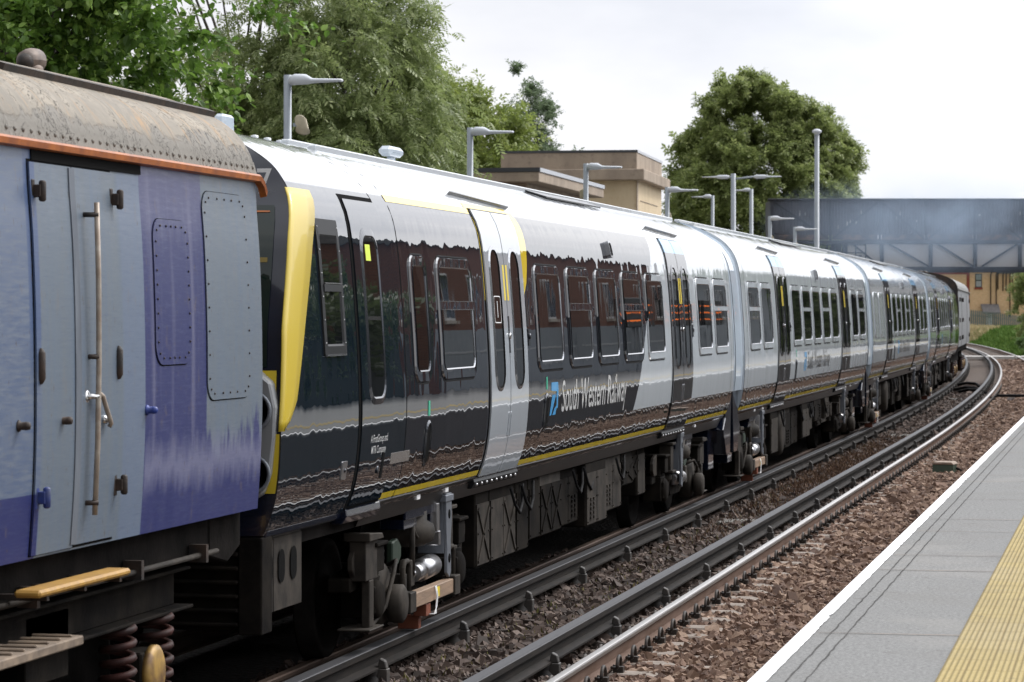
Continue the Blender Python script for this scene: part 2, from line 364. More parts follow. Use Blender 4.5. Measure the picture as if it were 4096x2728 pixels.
# --- ballast stones (uncountable)
def stones(name, areas, mat, seed):
    rg = np.random.default_rng(seed); nv = 10; base = []
    for k in range(nv):
        q = np.array([(x, y, z) for z in (-1, 1) for y in (-1, 1) for x in (-1, 1)], float)
        q *= rg.uniform(.45, 1.0, (8, 3)); q[4:, :2] *= rg.uniform(.35, .8, (4, 2)); base.append(q)
    base = np.array(base); F = np.array([(0, 2, 3, 1), (4, 5, 7, 6), (0, 1, 5, 4), (1, 3, 7, 5), (3, 2, 6, 7), (2, 0, 4, 6)])
    allp = []; 
    for (xa, xb, ya, yb, dens, sz, zc, zj) in areas:
        n = int((xb-xa)*(yb-ya)*dens); x = rg.uniform(xa, xb, n); y = rg.uniform(ya, yb, n)
        s = sz*rg.lognormal(0, .3, n); z = zc+rg.uniform(-zj, zj, n)
        keep = np.ones(n, bool)
        ph = np.abs(((y-8.3+.325) % .65)-.325) < .13
        keep &= ~(ph & (x > R2+.10) & (x < R2+.75) & (rg.random(n) < .72) & (y < 100))
        for ro in (R1, R2): keep &= np.abs(x-ro) > .075
        for ro in (K1, K2): keep &= ~((np.abs(x-ro) < .09) & (z+s > -.1))
        d = np.maximum(0, y-53)**2/3350
        allp.append(np.stack([x-d, y, z, s], 1)[keep])
    P = np.concatenate(allp); n = len(P); idx = rg.integers(0, nv, n); q = base[idx]
    q = q*np.stack([rg.uniform(.7, 1.25, n), rg.uniform(.7, 1.25, n), rg.uniform(.55, .95, n)], 1)[:, None, :]
    a = rg.uniform(0, 6.283, n); b = rg.normal(0, .45, n); cc = rg.normal(0, .45, n)
    def rot(q, ang, i, j):
        c_, s_ = np.cos(ang)[:, None], np.sin(ang)[:, None]; u = q[:, :, i]*c_-q[:, :, j]*s_; v = q[:, :, i]*s_+q[:, :, j]*c_
        q = q.copy(); q[:, :, i] = u; q[:, :, j] = v; return q
    q = rot(rot(rot(q, a, 0, 1), b, 1, 2), cc, 0, 2)*P[:, None, 3:4]+P[:, None, :3]
    f = (F[None]+(np.arange(n)*8)[:, None, None]).reshape(-1, 4)
    return tag(fast_mesh(name, q.reshape(-1, 3), f, mat), kind='stuff')
def stonemat(name, c1, c2, c3):
    g = G(name); gn = g.n('ShaderNodeNewGeometry'); r = g.n('ShaderNodeValToRGB'); e = r.color_ramp.elements
    e[0].color = c1+(1,); e[1].color = c3+(1,); e.new(.55).color = c2+(1,)
    g.t.links.new(gn.outputs['Random Per Island'], r.inputs[0])
    c = g.mix(g.step(g.noise(60, detail=3), .4, .7, 0, .35), r.outputs[0], (.07, .05, .04))
    g.bsdf(c, .8, spec=.3); return g.m
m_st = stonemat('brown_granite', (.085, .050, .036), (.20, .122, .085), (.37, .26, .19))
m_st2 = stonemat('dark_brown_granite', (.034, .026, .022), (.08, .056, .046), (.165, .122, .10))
o = stones('ballast_stones', [(R2+.06, -2.2, 12, 30, 620, .034, -.205, .025), (R2+.06, -1.75, 30, 55, 330, .041, -.2, .02), (R2+.06, -1.75, 55, 100, 130, .05, -.2, .015), (R2+.06, -1.2, 100, 166, 60, .075, -.2, .015), (-1.2, 3, 138, 166, 50, .08, -.42, .05)], m_st, 3)
o['label'] = 'brown granite ballast stones between the shiny rail and the platform'; o['category'] = 'ballast'
o = stones('ballast_stones', [(R1-.5, R2-.07, 13, 32, 600, .036, -.205, .03), (R1-.2, R2-.07, 32, 58, 300, .043, -.2, .02), (R1-.2, R2-.07, 58, 110, 110, .052, -.2, .015)], m_st2, 4)
o['label'] = 'dark brown ballast stones between the two conductor rails'; o['category'] = 'ballast'

# ================================================================== TRAIN
def smooth_profile(ctrl, n=6):
    P = [np.array(p, float) for p in ctrl]; P = [2*P[0]-P[1]]+P+[2*P[-1]-P[-2]]; out = []
    for i in range(1, len(P)-2):
        for k in range(n):
            t = k/n; a, b, c, d = P[i-1], P[i], P[i+1], P[i+2]
            out.append(.5*((2*b)+(c-a)*t+(2*a-5*b+4*c-d)*t*t+(-a+3*b-3*c+d)*t**3))
    out.append(P[-2]); return np.array(out)          # (half width, z)
EMU = smooth_profile([(1.268, 1.10), (1.295, 1.15), (1.345, 1.28), (1.378, 1.45), (1.398, 1.68), (1.40, 1.9), (1.388, 2.2), (1.372, 2.45), (1.352, 2.72), (1.332, 2.92),
                      (1.305, 3.08), (1.262, 3.2), (1.20, 3.3), (1.11, 3.395), (.98, 3.48), (.82, 3.56), (.62, 3.63), (.4, 3.675), (.18, 3.7), (0, 3.705)])
VAN = smooth_profile([(1.375, 1.30), (1.395, 1.6), (1.405, 1.95), (1.402, 2.4), (1.388, 2.8), (1.37, 3.05), (1.36, 3.24), (1.335, 3.37), (1.25, 3.50), (1.13, 3.59), (.95, 3.675), (.7, 3.75), (.4, 3.80), (0, 3.82)])
def half(z, prof=EMU): return float(np.interp(z, prof[:, 1], prof[:, 0]))
def nrm2(z, prof=EMU):
    dz = .02; dh = half(z+dz, prof)-half(z-dz, prof); l = math.hypot(2*dz, dh); return (2*dz/l, -dh/l)
def on(y, z, off, prof=EMU):
    nx, nz_ = nrm2(z, prof); return (half(z, prof)+off*nx, y, z+off*nz_)
def outline(y0, y1, z0, z1, r, nv=8, nc=5):
    """rounded rectangle, anticlockwise from lower right"""
    r = min(r, (y1-y0)/2-1e-4, (z1-z0)/2-1e-4); p = []
    for cy, cz, a0 in ((y1-r, z0+r, -90), (y1-r, z1-r, 0), (y0+r, z1-r, 90), (y0+r, z0+r, 180)):
        for k in range(nc+1):
            a = R(a0+90*k/nc); p.append((cy+r*math.cos(a), cz+r*math.sin(a)))
        if a0 in (-90, 90):
            zs, ze = (z0+r, z1-r) if a0 == -90 else (z1-r, z0+r); yy = y1 if a0 == -90 else y0
            for k in range(1, nv): p.append((yy, zs+(ze-zs)*k/nv))
    return p
def ring(mb, o, i, off_o, off_i, prof=EMU):
    n = len(o); v = [on(y, z, off_o, prof) for y, z in o]+[on(y, z, off_i, prof) for y, z in i]
    mb.add(v, [(k, (k+1) % n, n+(k+1) % n, n+k) for k in range(n)])
def rowpatch(mb, rows, off, rim=0., prof=EMU):
    """rows = [(z, ylo, yhi)] mapped on the body side"""
    v = []; f = []
    for z, a, b in rows: v += [on(a, z, off, prof), on(b, z, off, prof)]
    m = len(rows)
    for i in range(m-1): f.append((2*i, 2*i+1, 2*i+3, 2*i+2))
    if rim:
        q = len(v); v += v[:]; o = len(v)
        for z, a, b in rows: v += [on(a, z, off-rim, prof), on(b, z, off-rim, prof)]
        for i in range(m-1): f += [(q+2*i, q+2*i+2, o+2*i+2, o+2*i), (q+2*i+1, o+2*i+1, o+2*i+3, q+2*i+3)]
        f += [(q, o, o+1, q+1), (q+2*m-2, q+2*m-1, o+2*m-1, o+2*m-2)]
    mb.add(v, f)
def rrows(y0, y1, z0, z1, r=0., n=10):
    zs = []
    if r > 0: zs = [z0+r*(1-math.cos(R(t))) for t in (0, 20, 40, 60, 80)]+[z1-r*(1-math.cos(R(t))) for t in (0, 20, 40, 60, 80)]
    zs = sorted(set([round(q, 4) for q in zs+[z0+r+(z1-z0-2*r)*k/n for k in range(n+1)]+[z0, z1]])); rows = []
    for z in zs:
        d = 0.
        if r > 0:
            if z < z0+r: d = r-math.sqrt(max(0, r*r-(z0+r-z)**2))
            if z > z1-r: d = r-math.sqrt(max(0, r*r-(z-z1+r)**2))
        rows.append((z, y0+d, y1-d))
    return rows
def smoothpatch(mb, rows, off, rim=0., prof=EMU):
    s = len(mb.f); rowpatch(mb, rows, off, rim, prof)
    for k in range(s, s+len(rows)-1): mb.sm[k] = True

# --- liveries
LGREY = (.50, .54, .57); DARK = (.014, .016, .022); CAB = (.007, .013, .02); YEL = (.70, .52, .04); SKIRT = (.012, .011, .012)
def livery(name, kind, base=None):
    g = G(name); p = g.xyz(); y, z = p[1], p[2]
    if kind == 'front':
        ln = g.math('SUBTRACT', y, g.math('MULTIPLY_ADD', g.math('SUBTRACT', z, 1.45), .95, 1.52))
        c = g.mix(g.step(ln, -.004, .004), DARK, LGREY)
        c = g.mix(g.step(y, -8.30, -8.29), CAB, c)
        rooff = g.step(z, 3.27, 3.285); c = g.mix(rooff, c, (.52, .54, .56))  # grey also covers the navy cab roof, standing in for reflected sky
        c = g.mix(g.math('MULTIPLY', g.step(z, 1.444, 1.449, 1, 0), g.step(y, -8.3, -8.29)), c, SKIRT)
        st = g.math('MULTIPLY', g.math('MULTIPLY', g.step(z, 1.154, 1.156), g.step(z, 1.198, 1.2, 1, 0)), g.step(y, -9.05, -9.04))
    else:
        c = base or LGREY; c = g.mix(g.step(z, 3.28, 3.3), c, (.52, .54, .56))
        if kind == 'rear': c = g.mix(g.step(y, 8.3, 8.31), c, CAB)
        c = g.mix(g.step(z, 1.444, 1.449, 1, 0), c, SKIRT)
        st = g.math('MULTIPLY', g.step(z, 1.154, 1.156), g.step(z, 1.198, 1.2, 1, 0))
        if kind == 'rear': st = g.math('MULTIPLY', st, g.step(y, 8.3, 8.31, 1, 0))
    c = g.mix(st, c, YEL)
    n1 = g.noise(2.3, (1, 1, .5), detail=2, rough=.5); n2 = g.noise(4.6, (1, 1, .13), detail=.3)
    nr = g.bump(g.math('ADD', n1, g.math('MULTIPLY', n2, g.math('ADD', g.step(z, 1.22, 1.58, .50, .11), g.step(z, 2.5, 2.9, 0, .22)))), 1., .0056)
    dirt = g.noise(3, (1, .15, 1), 6); b_ = g.bsdf(c, g.step(dirt, .3, .8, .3, .45), 0, .0, 1., .012, coat_normal=nr, normal=nr); b_.inputs['Coat IOR'].default_value = 2.7 if kind == 'front' else 1.65; return g.m
m_liv = {'front': livery('dark_to_silver_livery', 'front'), 'mid': livery('silver_livery', 'mid'), 'rear': livery('silver_livery_with_dark_cab', 'rear')}
def paint(name, col, amt=.002):
    g = G(name); v = g.vec((1, 1, .5)); nr = g.bump(g.noise(3, vec=v, detail=2), 1., amt); g.bsdf(col, .3, 0, .0, 1., .012, coat_normal=nr, normal=nr); return g.m
m_doorL = paint('silver_door_paint', (.37, .40, .43)); m_doorD = paint('charcoal_door_paint', (.035, .035, .038)); m_doorB = paint('pale_blue_paint', (.22, .48, .75))
m_cabp = paint('cab_side_paint', CAB); m_sole = MAT('gloss_black_solebar', (.008, .008, .009), .3, col2=(.02, .018, .016), scale=3, stretch=(1, .4, 6), spec=.4); m_fair = paint('pale_blue_grey_fairing', (.5, .58, .66)); m_silver = paint('silver_panel', LGREY)
m_letL = MAT('pale_lettering', (.62, .63, .62), .3, coat=.5); m_letD = MAT('dark_lettering', (.02, .022, .03), .3, coat=.5); m_letB = MAT('blue_mark_paint', (.04, .33, .68), .3, coat=.5)
m_seal = MAT('black_door_seal', (.006, .006, .006), .9, spec=.05)
m_bead = MAT('window_bead', (.32, .33, .35), .22, .85)
m_beadd = MAT('dark_window_bead', (.07, .075, .085), .18, .7)
m_sticker = MAT('yellow_sticker', (.75, .58, .03), .4); m_lime = MAT('lime_sticker', (.62, .75, .03), .4); m_green = MAT('green_lettering', (.05, .4, .25), .4)

def shell(root, ya, yb, liv, nose=None, prof=EMU, zcut=3.28, names=('body_shell', 'roof'), cap=True):
    ys = list(np.linspace(ya, yb, 13)); i0 = int(np.argmin(np.abs(prof[:, 1]-zcut)))
    for nm, seg in ((names[0], prof[:i0+1]), (names[1], prof[i0:])):
        for_s = ((1, -1) if nm == names[0] else (1,))
        mb = MB()
        for s in for_s:
            pts = [(s*h, z) for h, z in seg]
            if nm == names[1]: pts = [(h, z) for h, z in seg]+[(-h, z) for h, z in seg[-2::-1]]
            v = []; f = []; n = len(pts)
            for k, y in enumerate(ys):
                for x, z in pts: v.append((x, nose(y, z, k) if nose else y, z))
            for k in range(len(ys)-1):
                for q in range(n-1): f.append((k*n+q, k*n+q+1, (k+1)*n+q+1, (k+1)*n+q))
            mb.add(v, f, True)
        mb.build(nm, liv, root)
    if cap:
        mb = MB()
        for y in ((ya, yb) if not nose else (yb,)):
            pts = [(h, y, z) for h, z in prof]+[(-h, y, z) for h, z in prof[::-1]]; mb.add([(x*.995, yy, z*.999) for x, yy, z in pts], [tuple(range(len(pts)))])
        mb.build('end_wall', m_fair, root)

def window(root, yc, wd, liv, hopper=False, z0=1.945, z1=2.868, rad=.12, blank=False, bead=None):
    y0, y1 = yc-wd/2, yc+wd/2; o = outline(y0, y1, z0, z1, rad); i = outline(y0+.062, y1-.062, z0+.08, z1-.075, rad*.62); mb = MB()
    o2 = outline(y0+.012, y1-.012, z0+.012, z1-.012, rad-.012)
    ring(mb, o, o2, -.002, .014); ring(mb, o2, i, .014, .012)
    if blank:
        smoothpatch(mb, rrows(y0+.05, y1-.05, z0+.06, z1-.06, rad*.7), .008); fr = mb.build('blanking_panel', m_silver, root); return fr
    fr = mb.build('window_frame', liv, root)
    mb = MB(); ring(mb, o, outline(y0-.012, y1+.012, z0-.012, z1+.012, rad+.012), .003, .002); mb.build('window_gasket', m_rubber, fr)
    mb = MB(); ib = outline(y0+.072, y1-.072, z0+.09, z1-.085, rad*.55); ring(mb, i, ib, .017, .010); mb.build('bead', bead or m_bead, fr)
    zz0, zz1 = z0+.085, z1-.08
    if hopper:
        mb = MB(); smoothpatch(mb, rrows(y0+.068, y1-.068, zz0, 2.478, .05), .009); mb.build('pane', m_glass, fr)
        mb = MB(); smoothpatch(mb, rrows(y0+.068, y1-.068, 2.53, zz1, .06), .009); mb.build('pane', m_glass, fr)
        mb = MB(); rowpatch(mb, [(2.472, y0+.03, y1-.03), (2.535, y0+.03, y1-.03)], .022, .02); mb.build('window_bar', liv, fr)
        mb = MB(); rowpatch(mb, [(2.470, y0+.04, y1-.04), (2.476, y0+.04, y1-.04)], .026, .02); rowpatch(mb, [(2.531, y0+.04, y1-.04), (2.537, y0+.04, y1-.04)], .026, .02); mb.build('bead', bead or m_bead, fr)
    else:
        mb = MB(); smoothpatch(mb, rrows(y0+.068, y1-.068, zz0, zz1, .07), .009); mb.build('pane', m_glass, fr)
    return fr

def onsurf(verts, y0, z0, off, sgn=1):
    return [on(y0+u*sgn, z0+v, off) for u, v in verts]
def lettering(root, name, body, y0, z0, h, xs, mat, bold=0., off=.003):
    vs, fs = text_verts(body, h, xs, bold)
    mb = MB(); mb.add(onsurf(vs, y0, z0, off), fs); return mb.build(name, mat, root)

def door(root, yc, mat, kind):
    wd = 1.47; z0, z1 = 1.148, 3.268
    mb = MB(); rowpatch(mb, rrows(yc-wd/2-.028, yc+wd/2+.028, z0-.012, z1+.015, 0, 24), .004, .004); mb.build('door_surround', m_seal, root)
    for k, s in enumerate((-1, 1)):
        a, b = (yc-wd/2, yc-.012) if s < 0 else (yc+.012, yc+wd/2); lf = MB(); smoothpatch(lf, rrows(a, b, z0, z1 if mat is m_doorL else 3.12, 0, 22), .016, .014); leaf = lf.build('door_leaf', mat, root)
        if mat is not m_doorL:
            t = MB(); smoothpatch(t, rrows(a, b, 3.12, z1, 0, 6), .016, .014); t.build('blue_top_panel', m_doorB, leaf)
        ga, gb = (yc-.60, yc-.20) if s < 0 else (yc+.17, yc+.57)
        o = outline(ga, gb, 1.815, 2.985, .17); i = outline(ga+.028, gb-.028, 1.843, 2.957, .145); i2 = outline(ga+.04, gb-.04, 1.857, 2.943, .13)
        r = MB(); ring(r, o, i, .017, .026); r.build('door_window_rim', m_bead if mat is m_doorL else m_beadd, leaf); r = MB(); ring(r, i, i2, .026, .018); r.build('seal', m_seal, leaf)
        p = MB(); smoothpatch(p, rrows(ga+.03, gb-.03, 1.845, 2.955, .14), .0185); p.build('pane', m_glass, leaf)
        sk = MB(); rowpatch(sk, [(2.55, yc+s*.06-.028, yc+s*.06+.028), (2.84, yc+s*.06-.028, yc+s*.06+.028)], .018, .002); sk.build('warning_sticker', m_sticker, leaf)
        h = MB(); rowpatch(h, rrows(yc+s*.045-.02, yc+s*.045+.02, 1.44, 1.64, .018, 3), .022, .006); h.build('grab_plate', m_bead if mat is not m_doorL else m_doorL, leaf)
        if kind == 'front' and mat is m_doorL and s < 0:
            o = outline(ga+.075, gb-.075, 2.365, 2.585, .03); i = outline(ga+.083, gb-.083, 2.373, 2.577, .024); mm = MB(); ring(mm, o, i, .0205, .0205)
            vs, fs = text_verts('1', .135, .9); cu = max(u for u, _ in vs)/2; mm.add(onsurf(vs, (ga+gb)/2-cu-.02, 2.41, .0205), fs); mm.build('first_class_mark', m_white, leaf)
    mb = MB(); rowpatch(mb, [(2.12, yc-.018, yc+.018), (2.42, yc-.018, yc+.018)], .022, .01); b = mb.build('door_button_panel', m_beadd, root)
    mb = MB(); mb.lathe((on(yc, 2.26, .02)[0], yc, 2.26), 'x', [(0, .026), (.012, .024), (.014, .015)], 14); mb.build('button', m_chrome, b)
    mb = MB(); rowpatch(mb, [(2.17, yc+.82, yc+.89), (2.31, yc+.82, yc+.89)], .012, .012); rowpatch(mb, [(2.33, yc+.82, yc+.89), (2.55, yc+.82, yc+.89)], .007, .007)
    mb.lathe((on(yc, 2.25, .012)[0], yc+.855, 2.25), 'x', [(0, .024), (.012, .022), (.014, .01)], 12); mb.build('door_control', m_beadd, root)
    # drip gutter over the door
    mb = MB(); a, b = yc-.97, yc+.97
    mb.add([on(a-.1, 3.385, .0), on(b, 3.335, .0), on(b, 3.343, .0), on(a, 3.395, .0), on(a-.1, 3.385, .03), on(b, 3.335, .03), on(b, 3.343, .03), on(a, 3.395, .03)], [(0, 1, 5, 4), (4, 5, 6, 7), (3, 7, 6, 2), (0, 4, 7, 3), (1, 2, 6, 5)])
    mb.build('rain_gutter', m_beadd, root)
    # bolted step under the door
    mb = MB(); mb.prism([(1.10, 1.13), (1.285, 1.135), (1.30, 1.10), (1.27, 1.05), (1.10, 1.05)], 'y', yc-.85, yc+.85); st = mb.build('door_step', m_black, root, .004)
    mb = MB()
    for k in range(9):
        yy = yc-.75+k*.1875
        mb.lathe((1.285, yy, 1.08), 'x', [(-.01, .014), (.012, .014), (.018, .008)], 8)
    mb.build('bolt', m_steel, st)

def bogie(root, yb, flip=1, rich=True, shoes=True):
    """bogie under the side that faces the platform; flip = which end the damper anchors at"""
    f = MB()
    f.prism([(yb-1.75, .50), (yb-1.75, .60), (yb-1.2, .66), (yb-.55, .58), (yb-.35, .44), (yb+.35, .44), (yb+.55, .58), (yb+1.2, .66), (yb+1.75, .60), (yb+1.75, .50), (yb+1.1, .52), (yb+.6, .42), (yb+.35, .30), (yb-.35, .30), (yb-.6, .42), (yb-1.1, .52)], 'x', .93, 1.10)
    f.prism([(yb-1.75, .50), (yb-1.75, .60), (yb-1.2, .66), (yb-.35, .44), (yb+.35, .44), (yb+1.2, .66), (yb+1.75, .60), (yb+1.75, .50), (yb+.35, .30), (yb-.35, .30)], 'x', -1.10, -.93)
    f.box(-.95, .95, yb-.2, yb+.2, .35, .55); fr = f.build('bogie_frame', m_under, root, .012)
    for s in (-1, 1):
        ya = yb+1.3*s; wm = MB()
        for sx in (-1, 1):
            wm.lathe((sx*.75, ya, 0.425), 'x', [(-.07*sx, .45), (-.055*sx, .46), (-.04*sx, .43), (.065*sx, .422), (.07*sx, .37), (.03*sx, .35), (.02*sx, .18), (.09*sx, .14), (.09*sx, .02)], 40)
        wm.cyl((-.75, ya, .425), (.75, ya, .425), .08, 14); wm.build('wheelset', m_dark, fr)
        ab = MB(); ab.box(.95, 1.16, ya-.17, ya+.17, .30, .58); ab.box(.98, 1.2, ya-.11, ya+.11, .62, .80); ab.box(.97, 1.22, ya-.16, ya+.16, .80, .83); ab.box(1.06, 1.19, ya-.13, ya+.13, .33, .52)
        ab.lathe((1.16, ya, .42), 'x', [(-.02, .14), (.03, .135), (.05, .10), (.055, .03)], 22); ab.prism([(ya-.16, .58), (ya+.16, .58), (ya+.10, .68), (ya-.10, .68)], 'x', 1.0, 1.15); ab.build('axle_box', m_under, fr, .008)
        if rich:
            lug = MB(); lug.prism([(ya+s*.2+q[0]*s, q[1]) for q in ((0, .60), (.2, .60), (.27, .66), (.27, .74), (.2, .80), (0, .84))], 'x', 1.08, 1.12); lug.build('lifting_lug', m_underL, fr, .006)
            sp = MB(); pts = [(1.06+.07*math.cos(t*.6), ya-s*.33+.07*math.sin(t*.6), .48+t*.0048) for t in range(0, 62)]; sp.tube(pts, .016, 6); sp.build('coil_spring', m_dark, fr)
    a = MB(); a.lathe((1.0, yb, .80), 'z', [(-.1, .20), (-.06, .27), (.0, .285), (.06, .27), (.09, .22), (.16, .22)], 26); a.build('air_spring', m_underL, fr)
    # shoe beam between the axle boxes
    if shoes: shoe_gear(fr, yb)
    bogie_rest(root, fr, yb, flip, rich)
def shoe_gear(fr, yb):
    sb = MB(); sb.box(1.205, 1.285, yb-.66, yb+.66, .29, .40); shoe = sb.build('shoe_beam', m_timber, fr, .006)
    q = MB()
    for s in (-1, 1):
        q.box(1.19, 1.30, yb+s*.72-.09, yb+s*.72+.09, .27, .42); q.tube([(1.24, yb+s*.72-.09, .42), (1.24, yb+s*.72-.09, .60), (1.24, yb+s*.72-.05, .64), (1.24, yb+s*.72+.05, .64), (1.24, yb+s*.72+.09, .60), (1.24, yb+s*.72+.09, .42)], .022, 7)
        q.box(1.1, 1.24, yb+s*.72-.04, yb+s*.72+.04, .40, .55)
    q.build('shoe_beam_bracket', m_underL, shoe, .006)
    q = MB(); q.box(1.17, 1.27, yb-.2, yb-.06, .19, .28); q.box(1.04, 1.2, yb-.16, yb-.08, .09, .19); q.build('pickup_shoe', m_glowred, shoe, .004)
    q = MB()
    for k in range(2): q.tube([(1.29, yb+.0+k*.03, .40), (1.305, yb-.01+k*.03, .33), (1.30, yb-.02+k*.03, .25), (1.31, yb-.06-k*.05, .20), (1.27, yb-.12, .2)], .005, 6)
    q.build('pickup_lead', m_white, shoe)
    q = MB(); q.box(1.2855, 1.2875, yb+.05, yb+.16, .31, .385); q.build('warning_plate', m_sticker, shoe)
def bogie_rest(root, fr, yb, flip, rich):
    # yaw damper with its cranked bracket
    yk = yb+flip*.55
    d = MB(); d.prism([(yk-.05, 1.06), (yk+.13, 1.06), (yk+.14, .84), (yk+.10, .70), (yk+.11, .46), (yk+.06, .41), (yk-.02, .45), (yk-.02, .62), (yk-.05, .8)], 'x', 1.235, 1.26)
    d.prism([(yk-.06, 1.06), (yk-.04, 1.06), (yk-.02, .60), (yk-.04, .60)], 'x', 1.03, 1.235); d.box(1.02, 1.27, yk-.10, yk+.16, 1.0, 1.05); d.build('damper_bracket', m_bracket, fr, .004)
    d = MB(); d.box(1.14, 1.24, yk-flip*.20-.07, yk-flip*.20+.01, .78, 1.0); d.box(1.15, 1.25, yk-flip*.20-.05, yk-flip*.20+.0, .68, .79); d.build('link_bracket', m_steel, fr, .005)
    d = MB(); d.box(1.06, 1.2, yk+flip*.33-.1, yk+flip*.33+.1, .62, .92); d.box(1.04, 1.23, yk+flip*.33-.13, yk+flip*.33+.13, .92, .95); d.box(1.04, 1.23, yk+flip*.33-.13, yk+flip*.33+.13, .60, .63); d.lathe((1.12, yk+flip*.33, .52), 'z', [(-.1, .04), (-.02, .05), (0, .075), (.05, .075), (.07, .05)], 14); d.build('anchor_box', m_underL, fr, .006)
    d = MB(); d.prism([(yb-flip*.55+a, z) for a, z in ((-.2, .78), (-.04, .80), (.06, .74), (.06, .66), (-.04, .60), (-.2, .62))], 'x', 1.10, 1.15); d.build('green_lug', MAT('dull_green_paint', (.008, .022, .010), .7), fr, .01)
    d = MB(); d.lathe((1.19, yb-flip*.98, .36), 'x', [(0, .13), (.03, .14), (.09, .14), (.11, .11), (.115, .03)], 24); d.build('brake_cylinder', m_underL, fr)
    d = MB()
    for zz in (.90, .56): d.lathe((1.2615, yk+.05, zz), 'x', [(-.002, .036), (.001, .036)], 16)
    d.build('bracket_hole', m_seal, fr)
    d = MB(); y2 = yk-flip*.86; d.lathe((1.14, 0, .505), 'y', [(min(yk-flip*.03, y2), .03), (min(yk-flip*.03, y2)+.08, .03)], 10) if False else None
    d.cyl((1.15, yk-flip*.03, .52), (1.15, y2, .50), .032, 12); d.tube([(1.15, yk-flip*.07, .518), (1.15, yk-flip*.09, .518), (1.15, yk-flip*.50, .506), (1.15, yk-flip*.50, .506)], [.04, .085, .085, .05], 24)
    d.tube([(1.15, yk-flip*.50, .506), (1.15, yk-flip*.70, .502)], .068, 22); d.build('yaw_damper', m_steel, fr)
    d = MB(); d.prism([(y2-.07, .42), (y2+.07, .42), (y2+.08, .55), (y2+.04, .62), (y2-.04, .62), (y2-.08, .55)], 'x', 1.10, 1.19); d.build('damper_anchor', m_underL, fr, .008)
    if rich:
        d = MB(); d.lathe((1.0, yb-flip*1.02, .43), 'x', [(.0, .22), (.03, .235), (.13, .235), (.16, .2), (.17, .05)], 26); d.build('brake_disc', m_underL, fr)
        d = MB()
        d.tube([(1.12, yb-flip*.75, .62), (1.2, yb-flip*.85, .66), (1.22, yb-flip*1.0, .58), (1.2, yb-flip*1.15, .36), (1.16, yb-flip*1.4, .24), (1.12, yb-flip*1.6, .26)], .016, 6)
        d.tube([(1.16, yb-.3, .95), (1.2, yb-.25, .8), (1.2, yb-.1, .74), (1.14, yb, .8)], .012, 6); d.tube([(1.18, yb-.28, .95), (1.18, yb-.28, .5)], .022, 7); d.build('cable', m_underL, fr)
        d = MB(); d.box(1.08, 1.2, yb-flip*1.55-.16, yb-flip*1.55+.16, .58, .86); d.prism([(yb-flip*1.55-.2, .86), (yb-flip*1.55+.2, .86), (yb-flip*1.55+.16, .90), (yb-flip*1.55-.2, .92)], 'x', 1.05, 1.24); d.box(1.14, 1.2, yb-flip*1.55-.06, yb-flip*1.55+.06, .25, .58); d.box(1.0, 1.24, yb-flip*1.55-.2, yb-flip*1.55+.2, .235, .25); d.build('equipment_bracket', m_underL, fr, .006)
    # navy bolster boxes under the solebar
    b = MB()
    for s in (-1, 1): b.box(1.02, 1.20, yb+s*.42-.2, yb+s*.42+.2, .80 if s > 0 else .86, 1.105)
    b.box(1.0, 1.215, yb-.62, yb+.62, .93, 1.10); b.build('bolster_box', m_navy, root, .006)
    b = MB()
    for s in (-1, 1): b.box(1.20, 1.275, yb+s*.46-.05, yb+s*.46+.05, 1.075, 1.118)
    b.build('lifting_pad', m_white, root, .004)

def underframe(root, ya, yb, seed, tank=False):
    rd = random.Random(seed); y = ya; k = 0
    while y < yb-.3:
        L_ = rd.uniform(.45, 1.25); L_ = min(L_, yb-y); zt = .98; zb = rd.choice([.34, .36, .42, .5, .62]); xo = rd.choice([1.12, 1.16, 1.2, 1.05])
        if tank and k == 2:
            mb = MB(); mb.lathe((.7, y+.45, .62), 'x', [(-.6, .30), (-.56, .36), (.40, .36), (.45, .33), (.47, .25)], 32); mb.build('air_tank', m_underL, root); y += .95; k += 1; continue
        mb = MB(); mb.box(-xo, xo, y+.02, y+L_-.02, zb, zt); bx = mb.build('equipment_box', rd.choice([m_under, m_under, m_dark, m_underL]), root, .012)
        mb = MB(); n = max(1, int(L_/.45)); pw = (L_-.06)/n
        for q in range(n):
            a = y+.03+q*pw; mb.box(xo, xo+.012, a+.01, a+pw-.01, zb+.02, zt-.1)
            st = rd.choice(['louvre', 'brace', 'plain', 'plain', 'plain', 'plain', 'louvre'])
            if st == 'louvre':
                for z in range(5): mb.box(xo+.012, xo+.026, a+pw*.3, a+pw*.45, zb+.07+z*.045, zb+.095+z*.045); mb.box(xo+.012, xo+.026, a+pw*.6, a+pw*.75, zb+.07+z*.045, zb+.095+z*.045)
            elif st == 'brace': mb.bar((xo+.018, a+.03, zb+.05), (xo+.018, a+pw-.03, zt-.14), .012, .03); mb.bar((xo+.018, a+.03, zt-.14), (xo+.018, a+pw-.03, zb+.05), .012, .03)
            for z in (zb+.045, zb+.28, zt-.16):
                for e in (.035, pw-.035): mb.lathe((xo+.01, a+e, z), 'x', [(0, .009), (.012, .007)], 6)
        mb.build('cover_plate', m_under if rd.random() < .6 else m_underL, bx); y += L_; k += 1
    mb = MB()
    for q in range(5):
        a = rd.uniform(ya, yb-1); mb.tube([(1.2, a, .95), (1.22, a+.1, .8), (1.22, a+.3, .72), (1.2, a+.5, .8), (1.18, a+.6, .95)], .014, 6)
    mb.build('cable', m_rubber, root)

